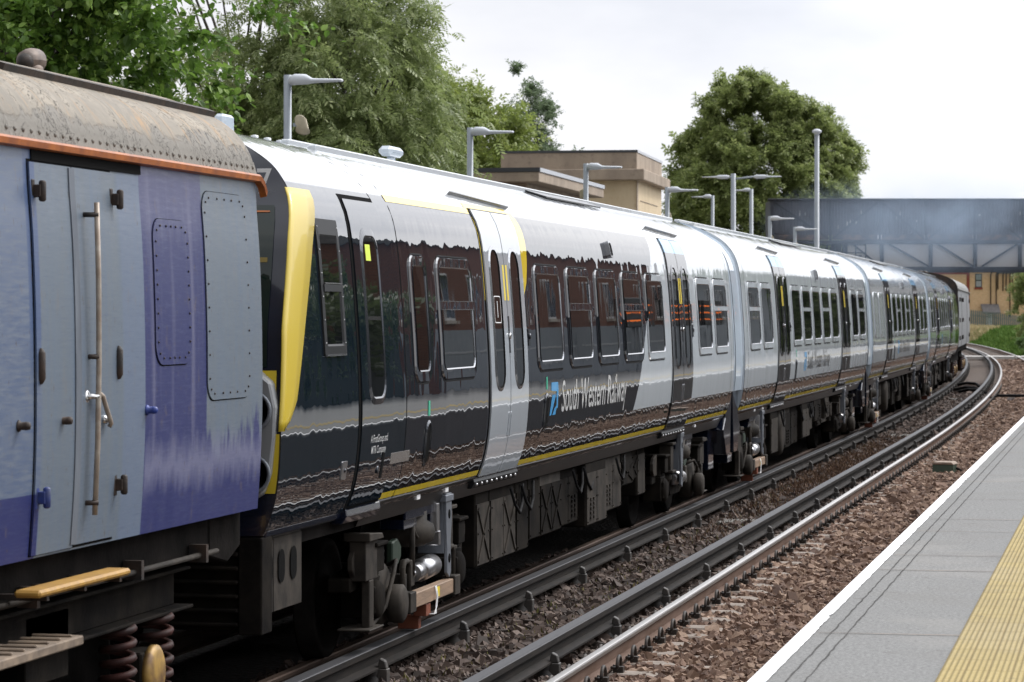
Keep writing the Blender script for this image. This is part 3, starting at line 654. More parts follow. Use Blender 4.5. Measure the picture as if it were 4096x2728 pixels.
def carriage(kind, label, yc, group, cat='train carriage'):
    m = {'front': 1, 'mid': 1, 'rear': 1}[kind]; liv = m_liv[kind]
    if kind == 'front': ya, yb, b1, b2 = -11.5, 9.22, -6.97, 6.2
    elif kind == 'rear': ya, yb, b1, b2 = -9.3, 11.4, -6.6, 7.4
    else: ya, yb, b1, b2 = -9.3, 9.3, -6.8, 6.6
    def axle(y): return -6.41-dev(y)
    p1, p2 = Vector((axle(yc+b1), yc+b1)), Vector((axle(yc+b2), yc+b2)); d = (p2-p1).normalized(); rz = math.atan2(-d.x, d.y)
    o = p1+d*(-b1)
    root = thing('railway_carriage', label, cat, (o.x, o.y, 0), rz, group)
    nose = None
    if kind == 'front':
        zk = [1.0, 1.75, 2.35, 2.9, 3.23, 3.45, 3.72]; yk = [17.22, 17.16, 17.30, 17.58, 17.83, 17.93, 18.15]
        YF = lambda z: float(np.interp(z, zk, yk))-28.62
        def nose(y, z, k):
            t = (y-ya)/(yb-ya); yf = YF(z); e = -8.31
            if t <= .16: return yf+(e-yf)*t/.16
            return e+(yb-e)*(t-.16)/.84
    shell(root, ya, yb, liv, nose)
    # passenger doors, windows
    for s in (-1, 1):
        mat = m_doorL if (kind == 'front' and s < 0) else m_doorD
        door(root, 4.8*s, mat, kind)
    for k in range(5): window(root, -2.97+1.485*k, 1.18, liv, hopper=(k % 2 == 1))
    blank = 'power' in label
    for q, (yy, hop) in enumerate(((6.71, False), (8.16, True))):
        if kind != 'rear': window(root, yy, 1.18, liv, hop)
        elif q == 0: window(root, yy, 1.18, liv, True)
    if kind == 'front': window(root, -6.63, 1.18, liv, True); window(root, -7.8, .51, liv, False, bead=m_beadd)
    else: window(root, -6.71, 1.18, liv, False, blank=blank); window(root, -8.16, 1.18, liv, True, blank=blank)
    # seams and skirt
    mb = MB()
    for yy in ((9.0,) if kind == 'front' else (-8.95, 8.95) if kind == 'mid' else (-8.95,)): rowpatch(mb, rrows(yy-.007, yy+.007, 1.13, 3.45, 0, 30), .0015)
    if kind == 'front':
        for yy in (-8.31, -8.73): rowpatch(mb, rrows(yy-.008, yy+.008, 1.13, 3.5, 0, 30), .0015)
    mb.build('panel_seam', m_seal, root)
    sy0 = -9.0 if kind == 'front' else ya+.2; sy1 = yb-.2 if kind != 'rear' else 8.9
    mb = MB(); mb.add([(1.262, sy0, 1.10), (1.262, sy1, 1.10), (1.21, sy1, .985), (1.21, sy0, .985), (1.0, sy0, .985), (1.0, sy1, .985), (1.0, sy0, 1.14), (1.0, sy1, 1.14), (1.30, sy0, 1.14), (1.30, sy1, 1.14)],
        [(0, 1, 2, 3), (3, 2, 5, 4), (8, 9, 1, 0), (6, 7, 9, 8)]); mb.build('solebar', m_sole, root)
    bt = MB(); bt.box(-1.2, 1.2, ya+.4, yb-.3, .98, 1.12); bt.build('underfloor', m_dark, root)
    # roof fittings
    mb = MB()
    for xx in (.42, .62, -.42, -.62):
        zz = float(np.interp(-abs(xx), -EMU[:, 0][EMU[:, 1] > 3.3], EMU[:, 1][EMU[:, 1] > 3.3])); mb.box(xx-.035, xx+.035, (-8.0 if kind == 'front' else ya+.4), yb-.3, zz-.03, zz+.035)
    mb.build('roof_duct', m_silver, root, .01)
    mb = MB(); zz = 3.70
    for k in range(12): mb.lathe((.28, -8.3+k*.32 if kind == 'front' else -6+k*.5, zz-.02), 'z', [(0, .03), (.035, .028), (.04, .01)], 10)
    mb.build('roof_bolt', m_silver, root)
    mb = MB(); yv = 1.2
    a = [on(yv-1.5, 3.56, .01), on(yv+1.5, 3.56, .01), on(yv+1.5, 3.64, .02), on(yv-1.8, 3.64, .02)]; b = [on(yv-1.5, 3.56, .025), on(yv+1.5, 3.56, .025), on(yv+1.5, 3.64, .025), on(yv-1.8, 3.64, .025)]
    mb.add(a+b, [(4, 5, 6, 7), (0, 1, 5, 4), (1, 2, 6, 5), (2, 3, 7, 6), (3, 0, 4, 7)]); mb.build('roof_vent', m_beadd, root)
    if kind == 'front':
        mb = MB(); mb.box(.25, .37, -4.65, -4.22, 3.76, 3.845); mb.box(.28, .34, -4.5, -4.38, 3.66, 3.78); mb.build('roof_aerial', m_fair, root, .03)
        mb = MB(); mb.box(-.04, .04, -8.25, -8.0, 3.68, 3.88); mb.build('roof_aerial', m_fair, root, .02)
    # camera pod on the body side, door release oval
    mb = MB(); rowpatch(mb, rrows(.28, .42, 2.99, 3.15, .03, 4), .045, .05); pod = mb.build('camera_pod', m_bead, root)
    mb = MB(); rowpatch(mb, rrows(.30, .40, 3.01, 3.13, .02, 4), .047, .002); mb.build('lens_cover', m_seal, pod)
    ov = [(-8.05+.42, 1.5)] if kind == 'front' else []
    for yy, zz in ov+[(-3.2, 1.58)]:
        o2 = outline(yy-.09, yy+.09, zz-.17, zz+.17, .089); i2 = outline(yy-.07, yy+.07, zz-.15, zz+.15, .069); mb = MB(); ring(mb, o2, i2, .004, .014); h = mb.build('emergency_release', m_beadd, root)
        mb = MB(); smoothpatch(mb, rrows(yy-.07, yy+.07, zz-.15, zz+.15, .069), .006); mb.build('recess', m_seal, h)
        mb = MB(); smoothpatch(mb, rrows(yy-.03, yy+.03, zz+.2, zz+.31, .0, 3), .003); mb.build('green_notice', m_green, h)
    # gangway fairings
    for e, s in ((ya, -1), (yb, 1)):
        if (kind == 'front' and s < 0) or (kind == 'rear' and s > 0): continue
        mb = MB(); i0 = int(np.argmin(np.abs(EMU[:, 1]-1.445)))
        seg = EMU[i0:]; pts = [(h-.03, z-.02) for h, z in seg]+[(-h+.03, z-.02) for h, z in seg[::-1]]; n = len(pts)
        v = [(x, e, z) for x, z in pts]+[(x*.985, e+s*.55, 1.4+(z-1.4)*.992) for x, z in pts]; mb.add(v, [(k, k+1, n+k+1, n+k) for k in range(n-1)], True); mb.build('gangway_fairing', m_fair, root)
        mb = MB(); mb.prism([(e-s*.02, 1.44), (e+s*.54, 1.44), (e+s*.40, .62), (e+s*.05, .62), (e-s*.25, .95), (e-s*.02, 1.1)], 'x', -1.3, 1.3); mb.build('gangway_skirt', m_navy, root, .01)
        mb = MB(); mb.box(-1.15, 1.15, e-s*.55, e-s*.1, .45, 1.0); mb.build('headstock', m_navy, root, .01)
    bogie(root, b1, 1, True); bogie(root, b2, -1, True, False)
    underframe(root, b1+1.95, b2-1.95, int(yc), tank=(kind != 'front'))
    # lettering
    t0 = -2.5 if kind == 'front' else -1.55
    lm = m_letL if kind == 'front' else m_letD
    vs, fs = text_verts('South Western Railway', .275, .93, .008); wdt = max(u for u, _ in vs); k = 3.5/wdt
    mb = MB(); mb.add([on(t0+u*k, 1.565+v-(.0), .003) for u, v in vs], fs); mb.build('company_lettering', lm, root)
    mb = MB(); y0 = t0-.5
    for poly in ([(0, .235), (.30, .235), (.33, .17), (.33, .0), (.27, .0), (.25, .15), (.0, .165)], [(.05, .125), (.22, .125), (.05, -.055), (-.03, -.055)], [(.17, .0), (.3, .04), (.24, -.055), (.10, -.055)]):
        mb.add([on(y0+u, 1.60+v, .003) for u, v in poly], [tuple(range(len(poly)))])
    mb.build('company_mark', m_letB, root)
    if kind == 'front': cab_front(root, YF, ya)
    return root

def cab_front(root, YF, ya):
    W = lambda z: half(z)-.0
    zs = list(np.linspace(1.10, 3.69, 28)); nx = 12
    def FP(x, z, off=0.): h = W(z); t = x/max(h, .05); return (x, YF(z)-.10*(1-t*t)-off, z)
    mb = MB(); v = []; f = []
    for z in zs:
        h = W(z)
        for k in range(nx+1): v.append(FP(-h+2*h*k/nx, z))
    for i in range(len(zs)-1):
        for k in range(nx): f.append((i*(nx+1)+k, i*(nx+1)+k+1, (i+1)*(nx+1)+k+1, (i+1)*(nx+1)+k))
    mb.add(v, f, True); mb.build('cab_front', m_navy, root)
    def fpatch(name, mat, za, zb, x0, x1, off, par):
        mb = MB(); v = []; f = []; Z = np.linspace(za, zb, 12); X = np.linspace(0, 1, 8)
        for z in Z:
            a = x0(z); b = x1(z)
            for t in X: v.append(FP(a+(b-a)*t, z, off))
        for i in range(11):
            for k in range(7): f.append((i*8+k, i*8+k+1, (i+1)*8+k+1, (i+1)*8+k))
        mb.add(v, f, True); return mb.build(name, mat, par)
    m_wind = G('windscreen_glass'); m_wind.bsdf((.004, .012, .009), .03, 0, .6); m_wind = m_wind.m
    ws = fpatch('windscreen', m_wind, 2.12, 3.12, lambda z: -W(z)+.12, lambda z: W(z)-.1, .012, root)
    fpatch('orange_line', m_orange, 3.075, 3.085, lambda z: W(z)-.5, lambda z: W(z)-.13, .016, ws); fpatch('orange_line', m_orange, 2.135, 2.145, lambda z: W(z)-.5, lambda z: W(z)-.13, .016, ws)
    m_yb = MAT('dim_yellow_blind', (.16, .11, .01), .5)
    fpatch('yellow_blind_edge', m_yb, 2.76, 2.79, lambda z: W(z)-.5, lambda z: W(z)-.13, .0135, ws)
    fpatch('yellow_panel', m_yellow, 1.42, 2.10, lambda z: -W(z)+.05, lambda z: W(z)-.04, .012, root)
    # lamp cluster
    for sx in (1, -1):
        mb = MB(); yl = -11.50
        pod = [(1.06, 2.0), (1.14, 2.09), (1.26, 2.10), (1.345, 2.03), (1.378, 1.88), (1.372, 1.7), (1.345, 1.48), (1.30, 1.36), (1.2, 1.30), (1.1, 1.32), (1.05, 1.4)]
        mb.prism([(sx*a, z) for a, z in pod], 'y', yl-.02, yl+.13); lc = mb.build('lamp_cluster', MAT('grey_lamp_surround', (.24, .25, .26), .35) if sx > 0 else m_bracket, root, .012)
        for zz, rr in ((1.86, .115), (1.48, .11)):
            mb = MB(); mb.lathe((sx*1.245, yl-.02, zz), 'y', [(0, rr), (-.02, rr), (-.022, rr*.86), (-.008, rr*.84), (-.006, .01)], 26); mb.build('headlamp', m_glass, lc)
            mb = MB(); mb.lathe((sx*1.235, yl-.03, zz), 'y', [(0, rr+.012), (-.015, rr+.01), (-.015, rr*.93), (0, rr*.92)], 26); mb.build('lamp_rim', m_bracket, lc)
    # yellow corner pillar wrapping front and side
    for sx in (1, -1):
        mb = MB(); rows = []; zz = list(np.linspace(1.735, 3.235, 26))
        wz = lambda z: float(np.interp(z, [1.735, 1.76, 1.80, 1.9, 2.35, 3.1, 3.2, 3.235], [.02, .09, .16, .27, .42, .5, .5, .46]))
        v = []; f = []
        for z in zz:
            h = half(z); yf = YF(z); ww = wz(z)
            prof = [(h-.012, yf-.01, 0), (h-.010, yf-.03, 0), (h-.004, yf-.03, 0), (h+.010, yf-.015, 0), (h+.016, yf+.03, 0), (h+.016, yf+ww*.6, 0), (h+.014, yf+ww-.012, 0), (h+.001, yf+ww, 0)]
            v += [(sx*a, b, z) for a, b, _ in prof]
        n = 8
        for i in range(len(zz)-1):
            for k in range(n-1): f.append((i*n+k, i*n+k+1, (i+1)*n+k+1, (i+1)*n+k))
        f += [tuple(range(n)), tuple((len(zz)-1)*n+k for k in range(n))]
        mb.add(v, f, True); mb.sm[-1] = mb.sm[-2] = False; mb.build('yellow_corner_pillar', m_yellow, root)
    # lower yellow return
    fpatch('yellow_return', m_yellow, 1.36, 1.72, lambda z: W(z)-.07, lambda z: W(z)-.005, .02, root)
    vs, fs = text_verts('7', .16, .9, .006); mb = MB(); mb.add([(1.06+u, YF(3.2)-.05, 3.19+v) for u, v in vs], fs); mb.build('coach_number', m_white, root)
    # wiper
    mb = MB(); F = lambda x, z, o=.05: FP(x, z, o)
    mb.tube([F(1.02, 2.66), F(1.10, 2.30)], .016, 6); mb.tube([F(1.08, 3.02), F(1.085, 2.68)], .012, 6); mb.tube([F(.93, 2.45), F(1.06, 2.62), F(1.10, 2.68)], .02, 6); mb.tube([F(.98, 2.78), F(.95, 2.62)], .008, 5); mb.tube([F(1.08, 2.66, .06), F(1.12, 2.62, .06)], .04, 8); mb.build('wiper', m_black, root)
    # cab side window
    y0, y1, z0, z1 = -10.46, -9.93, 2.175, 3.05
    mb = MB(); o = outline(y0, y1, z0, z1, .015); i = outline(y0+.055, y1-.055, z0+.06, z1-.10, .02); i2 = outline(y0+.075, y1-.075, z0+.075, z1-.12, .02); ring(mb, o, i, .012, .014); ring(mb, outline(y0-.002, y1+.002, z0-.002, z1+.002, .016), o, -.001, .012); ring(mb, i, i2, .014, .005)
    fr = mb.build('cab_side_window', m_black, root)
    mb = MB(); smoothpatch(mb, rrows(y0+.07, y1-.07, z0+.07, 2.60, 0), .006); mb.build('pane', m_glass, fr); mb = MB(); smoothpatch(mb, rrows(y0+.07, y1-.07, 2.6, z1-.11, 0), .010); mb.build('pane', m_glass, fr)
    mb = MB(); rowpatch(mb, [(2.585, y0+.05, y1-.05), (2.63, y0+.05, y1-.05)], .02, .02); mb.build('window_bar', m_black, fr)
    mb = MB(); rowpatch(mb, [(z0-.004, y0+.03, y1-.02), (z0+.008, y0+.03, y1-.02)], .018, .018); rowpatch(mb, [(2.634, y0+.07, y1-.07), (2.642, y0+.07, y1-.07)], .021, .02); mb.build('bright_sill', m_bead, fr)
    mb = MB()
    for yy in (y0+.028, y1-.028):
        for zz in np.linspace(z0+.08, z1-.05, 6): mb.lathe((on(yy, zz, .013)[0], yy, zz), 'x', [(0, .006), (.004, .004)], 6)
    mb.build('screw', m_steel, fr)
    # cab door
    a, b = -9.58, -8.735
    mb = MB(); rowpatch(mb, rrows(a-.05, b+.012, 1.14, 3.24, 0, 24), .003, .003); dr = mb.build('cab_door_surround', m_seal, root)
    mb = MB(); smoothpatch(mb, rrows(a, b, 1.17, 3.205, 0, 24), .012, .012); dl = mb.build('cab_door', m_cabp, root)
    ga, gb = -9.41, -8.93
    o = outline(ga, gb, 1.83, 3.02, .15); i = outline(ga+.035, gb-.035, 1.87, 2.97, .12); i2 = outline(ga+.055, gb-.055, 1.885, 2.955, .11)
    mb = MB(); ring(mb, o, i, .0125, .022); ring(mb, i, i2, .022, .012); mb.build('door_window_rim', m_beadd, dl)
    mb = MB(); smoothpatch(mb, rrows(ga+.04, gb-.04, 1.875, 2.965, .12), .0145); mb.build('pane', m_glass, dl)
    mb = MB(); rowpatch(mb, [(2.40, ga+.03, gb-.1), (2.425, ga+.03, gb-.1)], .02, .01); mb.build('window_bar', m_beadd, dl)
    mb = MB(); rowpatch(mb, [(2.80, ga+.12, ga+.25), (2.91, ga+.12, ga+.25)], .0165, .001); mb.build('notice', m_lime, dl)
    for txt, zz in (('A FirstGroup and', 1.575), ('MTR Company', 1.50)):
        vs, fs = text_verts(txt, .052, .85, .004); mb = MB(); mb.add([on(-9.33+u+(0 if zz > 1.55 else .03), zz+v, .0135) for u, v in vs], fs); mb.build('company_line', m_letL, dl)
    mb = MB(); rowpatch(mb, rrows(-8.98, -8.92, 1.32, 1.5, .02, 3), .014, .002); mb.build('door_handle_recess', m_seal, dl)
    mb = MB(); mb.lathe((on(-9.06, 1.38, .012)[0], -9.06, 1.38), 'x', [(0, .03), (.006, .028), (.008, .02)], 12); mb.build('lock', m_beadd, dl)
    mb = MB(); rowpatch(mb, rrows(-9.98, -9.86, 1.36, 1.48, .01, 2), .006, .006); mb.build('jumper_plate', m_steel, root)
    mb = MB(); mb.lathe((on(-9.92, 1.42, .006)[0], -9.92, 1.42), 'x', [(0, .014), (.008, .012)], 10); mb.build('plate_lock', m_beadd, root)
    mb = MB(); rowpatch(mb, rrows(-8.7, -8.15, 1.40, 1.475, 0, 3), .004, .004); mb.build('etched_plate', MAT('etched_metal_plate', (.35, .33, .31), .25, .6), root)
    # footplate below the cab door and lower edge of the cab skirt
    mb = MB(); mb.prism([(1.1, 1.14), (1.31, 1.145), (1.315, 1.10), (1.28, 1.045), (1.1, 1.045)], 'y', -9.62, -8.72); mb.build('cab_step', m_navy, root, .006)
    mb = MB(); mb.prism([(1.0, 1.13), (1.285, 1.13), (1.27, 1.085), (1.22, 1.06), (1.0, 1.06)], 'y', YF(1.1)+.05, -9.65); mb.build('cab_skirt', m_navy, root, .006)
    # ribbed anti climber and side panels with oval holes
    y0 = YF(1.1)-.02
    mb = MB(); mb.box(-1.22, 1.22, y0+.06, y0+.2, .52, 1.08); mb.box(1.12, 1.27, y0, y0+.22, .50, 1.09); mb.box(-1.27, -1.12, y0, y0+.22, .50, 1.09)
    for k in range(6): mb.box(-1.12, 1.12, y0-.02, y0+.06, .55+k*.085, .575+k*.085)
    mb.build('anti_climber', m_under, root, .008)
    mb = MB(); mb.box(1.05, 1.22, y0+.22, y0+1.05, .60, 1.06); mb.box(1.06, 1.225, y0+.40, y0+.41, .6, 1.06); mb.build('buffer_beam_panel', m_underL, root, .006)
    mb = MB()
    for k in range(3):
        yy = y0+.30+k*.27; o2 = outline(yy-.07, yy+.07, .77, .98, .069); mb.add([(1.2285, a2, b2) for a2, b2 in o2], [tuple(range(len(o2)))])
    mb.build('lightening_hole', m_seal, root)
    # door surround swoosh in yellow
    mb = MB(); rowpatch(mb, [(z, -4.8+.77, -4.8+.77+float(np.interp(z, [2.60, 2.7, 2.9, 3.05, 3.2, 3.3], [.03, .16, .27, .31, .30, .22]))) for z in np.linspace(2.60, 3.30, 14)], .0022)
    rowpatch(mb, [(z, -5.66, -4.0) for z in (3.285, 3.30, 3.325)], .0022); rowpatch(mb, [(z, -5.58, -5.555) for z in np.linspace(2.55, 3.285, 8)], .0028)
    rowpatch(mb, [(z, -8.3, -5.6) for z in (3.235, 3.25, 3.27, 3.285)], .0022); mb.build('yellow_door_band', paint('yellow_band_paint', YEL), root)

GT = 'coaches of the train'
carriage('front', 'glossy dark front carriage with yellow cab corner fading to silver at its rear', 28.62, GT)
carriage('mid', 'silver middle carriage with charcoal doors coupled directly behind the dark front carriage', 48.3, GT)
carriage('mid', 'silver carriage with two blanked powerless windows, third unit carriage along the curve', 68.1, GT)
carriage('rear', 'farthest silver carriage, foreshortened, with its dark end against the grey van', 87.9, GT)

# ================================================================== PARCELS VANS
def vanpaint(name, near):
    g = G(name); p = g.xyz(); y, z = p[1], p[2]
    wob = g.math('MULTIPLY', g.math('SUBTRACT', g.noise(5, (1, 1, .25), 4), .5), .05)
    yw = g.math('ADD', y, wob); zn = g.noise(3.2, (1, 2.2, .5), 6, .65)
    pale, grey, mid, deep, lil = (.098, .132, .18), (.118, .14, .162), (.052, .085, .175), (.012, .018, .10), (.085, .088, .165)
    hs = g.noise(2.2, (1, 2.5, 22), 5, .65); vs = g.noise(7, (1, 2.2, .12), 5, .6)
    c = g.mix(g.step(vs, .3, .7), grey, pale)
    if near:
        def band(v, a, b, e=.012): return g.math('MULTIPLY', g.step(v, a-e, a+e), g.step(v, b-e, b+e, 1, 0))
        c = g.mix(g.math('MULTIPLY', band(y, 4.2, 5.32), .75), c, g.mix(g.step(hs, .35, .65), (.125, .15, .20), mid))           # far left, bluish
        c = g.mix(g.math('MULTIPLY', band(y, 5.20, 5.315, .004), g.step(z, 2.1, 2.4)), c, mid)
        c = g.mix(g.math('MULTIPLY', band(y, 6.5, 6.86), .7), c, (.11, .145, .215))                 # strip beside the door
        dk = g.mix(g.step(vs, .56, .95), deep, lil); dk = g.mix(g.step(hs, .55, .8, 0, .3), dk, (.07, .08, .20))
        b1 = band(y, 6.84, 7.88, .004)
        c = g.mix(b1, c, dk)
        for ya_, yb_ in ((6.95, 7.0), (7.62, 7.68), (7.28, 7.30)): c = g.mix(g.math('MULTIPLY', band(yw, ya_, yb_, .02), g.step(vs, .3, .6, .1, .5)), c, (.15, .15, .23))
        fade = g.math('MULTIPLY', b1, g.step(g.math('ADD', z, g.math('MULTIPLY', vs, .5)), 3.05, 3.35)); c = g.mix(g.math('MULTIPLY', fade, .6), c, lil)
        low = g.step(g.math('SUBTRACT', z, g.math('MULTIPLY', g.step(zn, .35, .7), .42)), 1.50, 1.62, 1, 0)
        c = g.mix(g.math('MULTIPLY', low, g.step(y, 6.83, 6.85)), c, g.mix(g.step(zn, .35, .65), deep, (.022, .028, .115)))
        c = g.mix(g.math('MULTIPLY', g.step(z, 1.60, 1.605, 1, 0), g.step(y, 5.31, 5.315, 1, 0)), c, deep)
        c = g.mix(g.math('MULTIPLY', band(g.math('ADD', z, g.math('MULTIPLY', zn, .35)), 1.72, 1.90, .07), g.step(y, 6.84, 6.86, 0, .75)), c, (.15, .155, .24))
    else: c = g.mix(g.step(vs, .3, .7), (.22, .225, .24), (.30, .305, .31))
    c = g.mix(g.step(hs, .52, .85, 0, .16), c, (.22, .24, .28)); scr = g.noise(3.5, (1, 1.5, 40), 3, .6); c = g.mix(g.step(scr, .58, .66, 0, .35), c, (.05, .07, .14))
    c = g.mix(g.step(g.noise(10, (1, 1.4, .5), 6, .7), .60, .78, 0, .7), c, (.16, .12, .08))
    c = g.mix(g.step(g.noise(60, (1, 1, .3), 2), .68, .74, 0, .8), c, (.07, .05, .04))
    g.bsdf(c, g.step(hs, .3, .7, .5, .36), 0, .5, normal=g.bump(g.math('ADD', g.noise(2.2, (1, 1, .5), 2), g.math('MULTIPLY', hs, .05)), 1, .004)); return g.m
def vanroof():
    g = G('weathered_peeling_roof'); n1 = g.noise(2.6, (1, 1, 1), 8, .65, dist=.6); n2 = g.noise(6, (.4, 2.2, .4), 7, .7, dist=1.); n3 = g.noise(28, detail=3)
    c = g.mix(g.step(n1, .4, .62), (.20, .178, .145), (.31, .272, .215)); p = g.xyz()
    lowm = g.step(g.math('SUBTRACT', p[2], g.math('MULTIPLY', g.math('SUBTRACT', n1, .5), .5)), 3.40, 3.425, 1, 0); c = g.mix(lowm, c, (.19, .175, .15))
    c = g.mix(g.math('MULTIPLY', g.step(n2, .54, .66), g.step(p[2], 3.36, 3.46)), c, (.36, .23, .115)); c = g.mix(g.step(n2, .71, .75, 0, .9), c, (.22, .085, .03))
    vo = g.n('ShaderNodeTexVoronoi', feature='DISTANCE_TO_EDGE'); vo.inputs['Scale'].default_value = 2.6; g.t.links.new(g.vec((.7, 2.2, .8)), vo.inputs[0])
    wv = g.noise(9, detail=5, dist=2.); ck = g.math('MULTIPLY', g.step(wv, .49, .503), g.step(wv, .503, .516, 1, 0)); ck = g.math('MULTIPLY', ck, g.step(n1, .48, .55))
    c = g.mix(g.math('MULTIPLY', ck, .9), c, (.05, .042, .035)); c = g.mix(g.step(n3, .66, .72, 0, .7), c, (.06, .05, .04))
    seam = g.math('PINGPONG', p[1], .42); c = g.mix(g.step(seam, .0, .008, .5, 0), c, (.12, .1, .085))
    h = g.math('ADD', g.math('MULTIPLY', lowm, -.5), g.math('ADD', g.math('MULTIPLY', ck, 1.), g.math('MULTIPLY', n3, .25)))
    h = g.math('ADD', h, g.math('MULTIPLY', g.step(seam, 0, .03), -.5)); h = g.math('ADD', h, g.math('MULTIPLY', n1, 1.5))
    g.bsdf(c, .7, spec=.35, normal=g.bump(h, 1, .008)); return g.m
m_van = vanpaint('faded_blue_and_grey_van_paint', True); m_vanr = vanroof(); m_van2 = vanpaint('plain_grey_van_paint', False)
m_rustbl = MAT('rusty_black_iron', (.016, .014, .013), .6, .2, (.05, .03, .02), 9, bump=.003); m_rail_h = MAT('worn_handrail', (.42, .37, .31), .45, .2, (.28, .22, .17), 12)
m_gold = MAT('yellow_stepboard', (.40, .22, .035), .55, 0, (.30, .16, .03), 14, bump=.003); m_blueiron = MAT('blue_painted_iron', (.02, .05, .28), .4, 0, (.03, .04, .1), 10)
m_concr = MAT('dusty_stepboard', (.24, .18, .125), .8, 0, (.12, .09, .065), 10); m_spring = MAT('red_brown_spring', (.055, .02, .016), .6, 0, (.025, .015, .014), 9, spec=.2)
def parcels_van(label, y0, y1, near):
    yc = (y0+y1)/2; L2 = (y1-y0)/2
    p1, p2 = Vector((-6.41-dev(yc-6), yc-6)), Vector((-6.41-dev(yc+6), yc+6)); d = (p2-p1).normalized(); o = p1+d*6
    root = thing('parcels_van', label, 'train van', (o.x, o.y, 0), math.atan2(-d.x, d.y), GT)
    mp_, mr = (m_van, m_vanr) if near else (m_van2, MAT('grey_van_roof', (.17, .17, .165), .7, 0, (.26, .26, .25), 3))
    P = VAN
    shell(root, -L2, L2, mp_, None, P, 3.24, ('body_side', 'roof'), cap=False)
    for ob in root.children:
        if ob.name.startswith('roof'): ob.data.materials.clear(); ob.data.materials.append(mr)
    for e in (-L2, L2):
        mb = MB(); pts = [(h, e, z) for h, z in P]+[(-h, e, z) for h, z in P[::-1]]; mb.add(pts, [tuple(range(len(pts)))]); mb.build('end_wall', m_rustbl, root)
    if near:
        mb = MB(); mb.box(-.5, .5, L2, L2+.22, 1.2, 3.3); mb.build('gangway', m_rubber, root, .02)
    # orange gutter, flange, rivets
    mb = MB(); pr = [(1.362, 3.215), (1.402, 3.222), (1.408, 3.25), (1.395, 3.262), (1.352, 3.258)]; n = len(pr)
    ys = list(np.linspace(-L2, L2-.02, 10))+[L2+.05, L2+.10]
    v = []
    for k, y in enumerate(ys):
        dz = -.03 if k == len(ys)-2 else -.085 if k == len(ys)-1 else 0
        v += [(a, y, z+dz) for a, z in pr]
    f = [(k*n+q, k*n+(q+1) % n, (k+1)*n+(q+1) % n, (k+1)*n+q) for k in range(len(ys)-1) for q in range(n)]; f += [tuple(range(n)), tuple((len(ys)-1)*n+q for q in range(n))]
    mb.add(v, f); gt = mb.build('gutter', m_orange if near else mr, root)
    if not near:
        mb = MB()
        for yy in (-6, -1, 4): mb.lathe((0, yy, 3.74), 'z', [(0, .12), (.12, .12), (.16, .06)], 12)
        for yy in np.linspace(-L2+.3, -L2+3, 7): mb.lathe((.25, yy, 3.70), 'z', [(0, .07), (.12, .07), (.16, .03)], 10)
        mb.build('roof_ventilator', m_rustbl, root)
        mb = MB()
        for a in (-4.2, 4.2):
            for q in range(2): rowpatch(mb, rrows(a-.6+q*.61, a+q*.61, 1.33, 3.1), .012, .012, P)
        mb.build('door_leaf', mp_, root)
        mb = MB()
        for a in (-8.0, -4.9, -3.4, 7.4):
            for z in (1.6, 2.2, 2.9): mb.box(1.39, 1.44, a-.05, a+.05, z-.07, z+.07)
        mb.build('hinge', m_rustbl, root)
    else:
        mb = MB(); v = [(1.372, -L2, 3.262), (1.372, L2, 3.262), (1.352, L2, 3.335), (1.352, -L2, 3.335)]; mb.add(v, [(0, 1, 2, 3)])
        fl = mb.build('roof_flange', mr, root); mb = MB(); y = L2-.06
        while y > L2-7.5:
            z = 3.30; mb.lathe((1.36, y, z), 'x', [(0, .012), (.008, .010), (.012, .004)], 8); y -= .105
        mb.build('rivet', m_vanr, fl)['kind'] = 'stuff'
        # rain strip and torpedo vent
        mb = MB(); yy = [L2-7.0, L2-5.5, L2-3.64]; mb2 = None
        i = [on(L2-3.62, 3.595, .0, P), on(L2-.02, 3.60, .0, P)]
        mb.add([(1.06, L2-3.25, 3.60), (1.10, L2+.0, 3.585), (1.06, L2+.0, 3.61), (1.02, L2-3.25, 3.625), (1.085, L2-3.25, 3.655), (1.12, L2+.0, 3.635), (1.07, L2, 3.655), (1.04, L2-3.25, 3.67)], [(0, 1, 5, 4), (4, 5, 6, 7), (3, 7, 6, 2), (0, 4, 7, 3), (1, 2, 6, 5)]); mb.build('rain_strip', m_rustbl, root)
        mb = MB()
        yv = L2-1.40; cx_ = .50
        mb.lathe((cx_, yv, 3.745), 'z', [(0, .075), (.05, .07), (.07, .05)], 16)
        pts = []
        for k in range(9):
            t = math.pi*k/8; pts.append(t)
        v = []; f = []
        for j, (dy, r, zz) in enumerate(((-.10, .025, 3.825), (-.08, .05, 3.83), (0, .066, 3.835), (.07, .07, 3.835), (.09, .058, 3.835))):
            for k in range(17): t = 2*math.pi*k/16; v.append((cx_+r*math.cos(t), yv+dy, zz+r*math.sin(t)))
        for j in range(4):
            for k in range(16): f.append((j*17+k, j*17+k+1, (j+1)*17+k+1, (j+1)*17+k))
        mb.add(v, f, True); vt = mb.build('torpedo_ventilator', MAT('rusty_ventilator', (.09, .07, .06), .55, .3, (.2, .15, .12), 12), root)
        mb = MB(); mb.lathe((cx_, yv-.13, 3.82), 'y', [(0, .01), (.02, .035), (.05, .05), (.10, .045)], 18); mb.build('ventilator_cone', m_rustbl, vt)
        # double doors
        for a, b in ((5.255, 5.80), (5.815, 6.385)):
            mb = MB(); smoothpatch(mb, rrows(a, b, 1.325 if a > 5.5 else 1.315, 3.155, 0, 16), .012, .012, P); mb.build('door_leaf', m_van, root)
        mb = MB(); rowpatch(mb, rrows(5.247, 6.397, 1.31, 3.17, 0, 14), .003, .003, P); rowpatch(mb, [(3.165, 5.30, 6.86), (3.215, 5.30, 6.86)], .008, .004, P); mb.build('door_gap', m_seal, root)
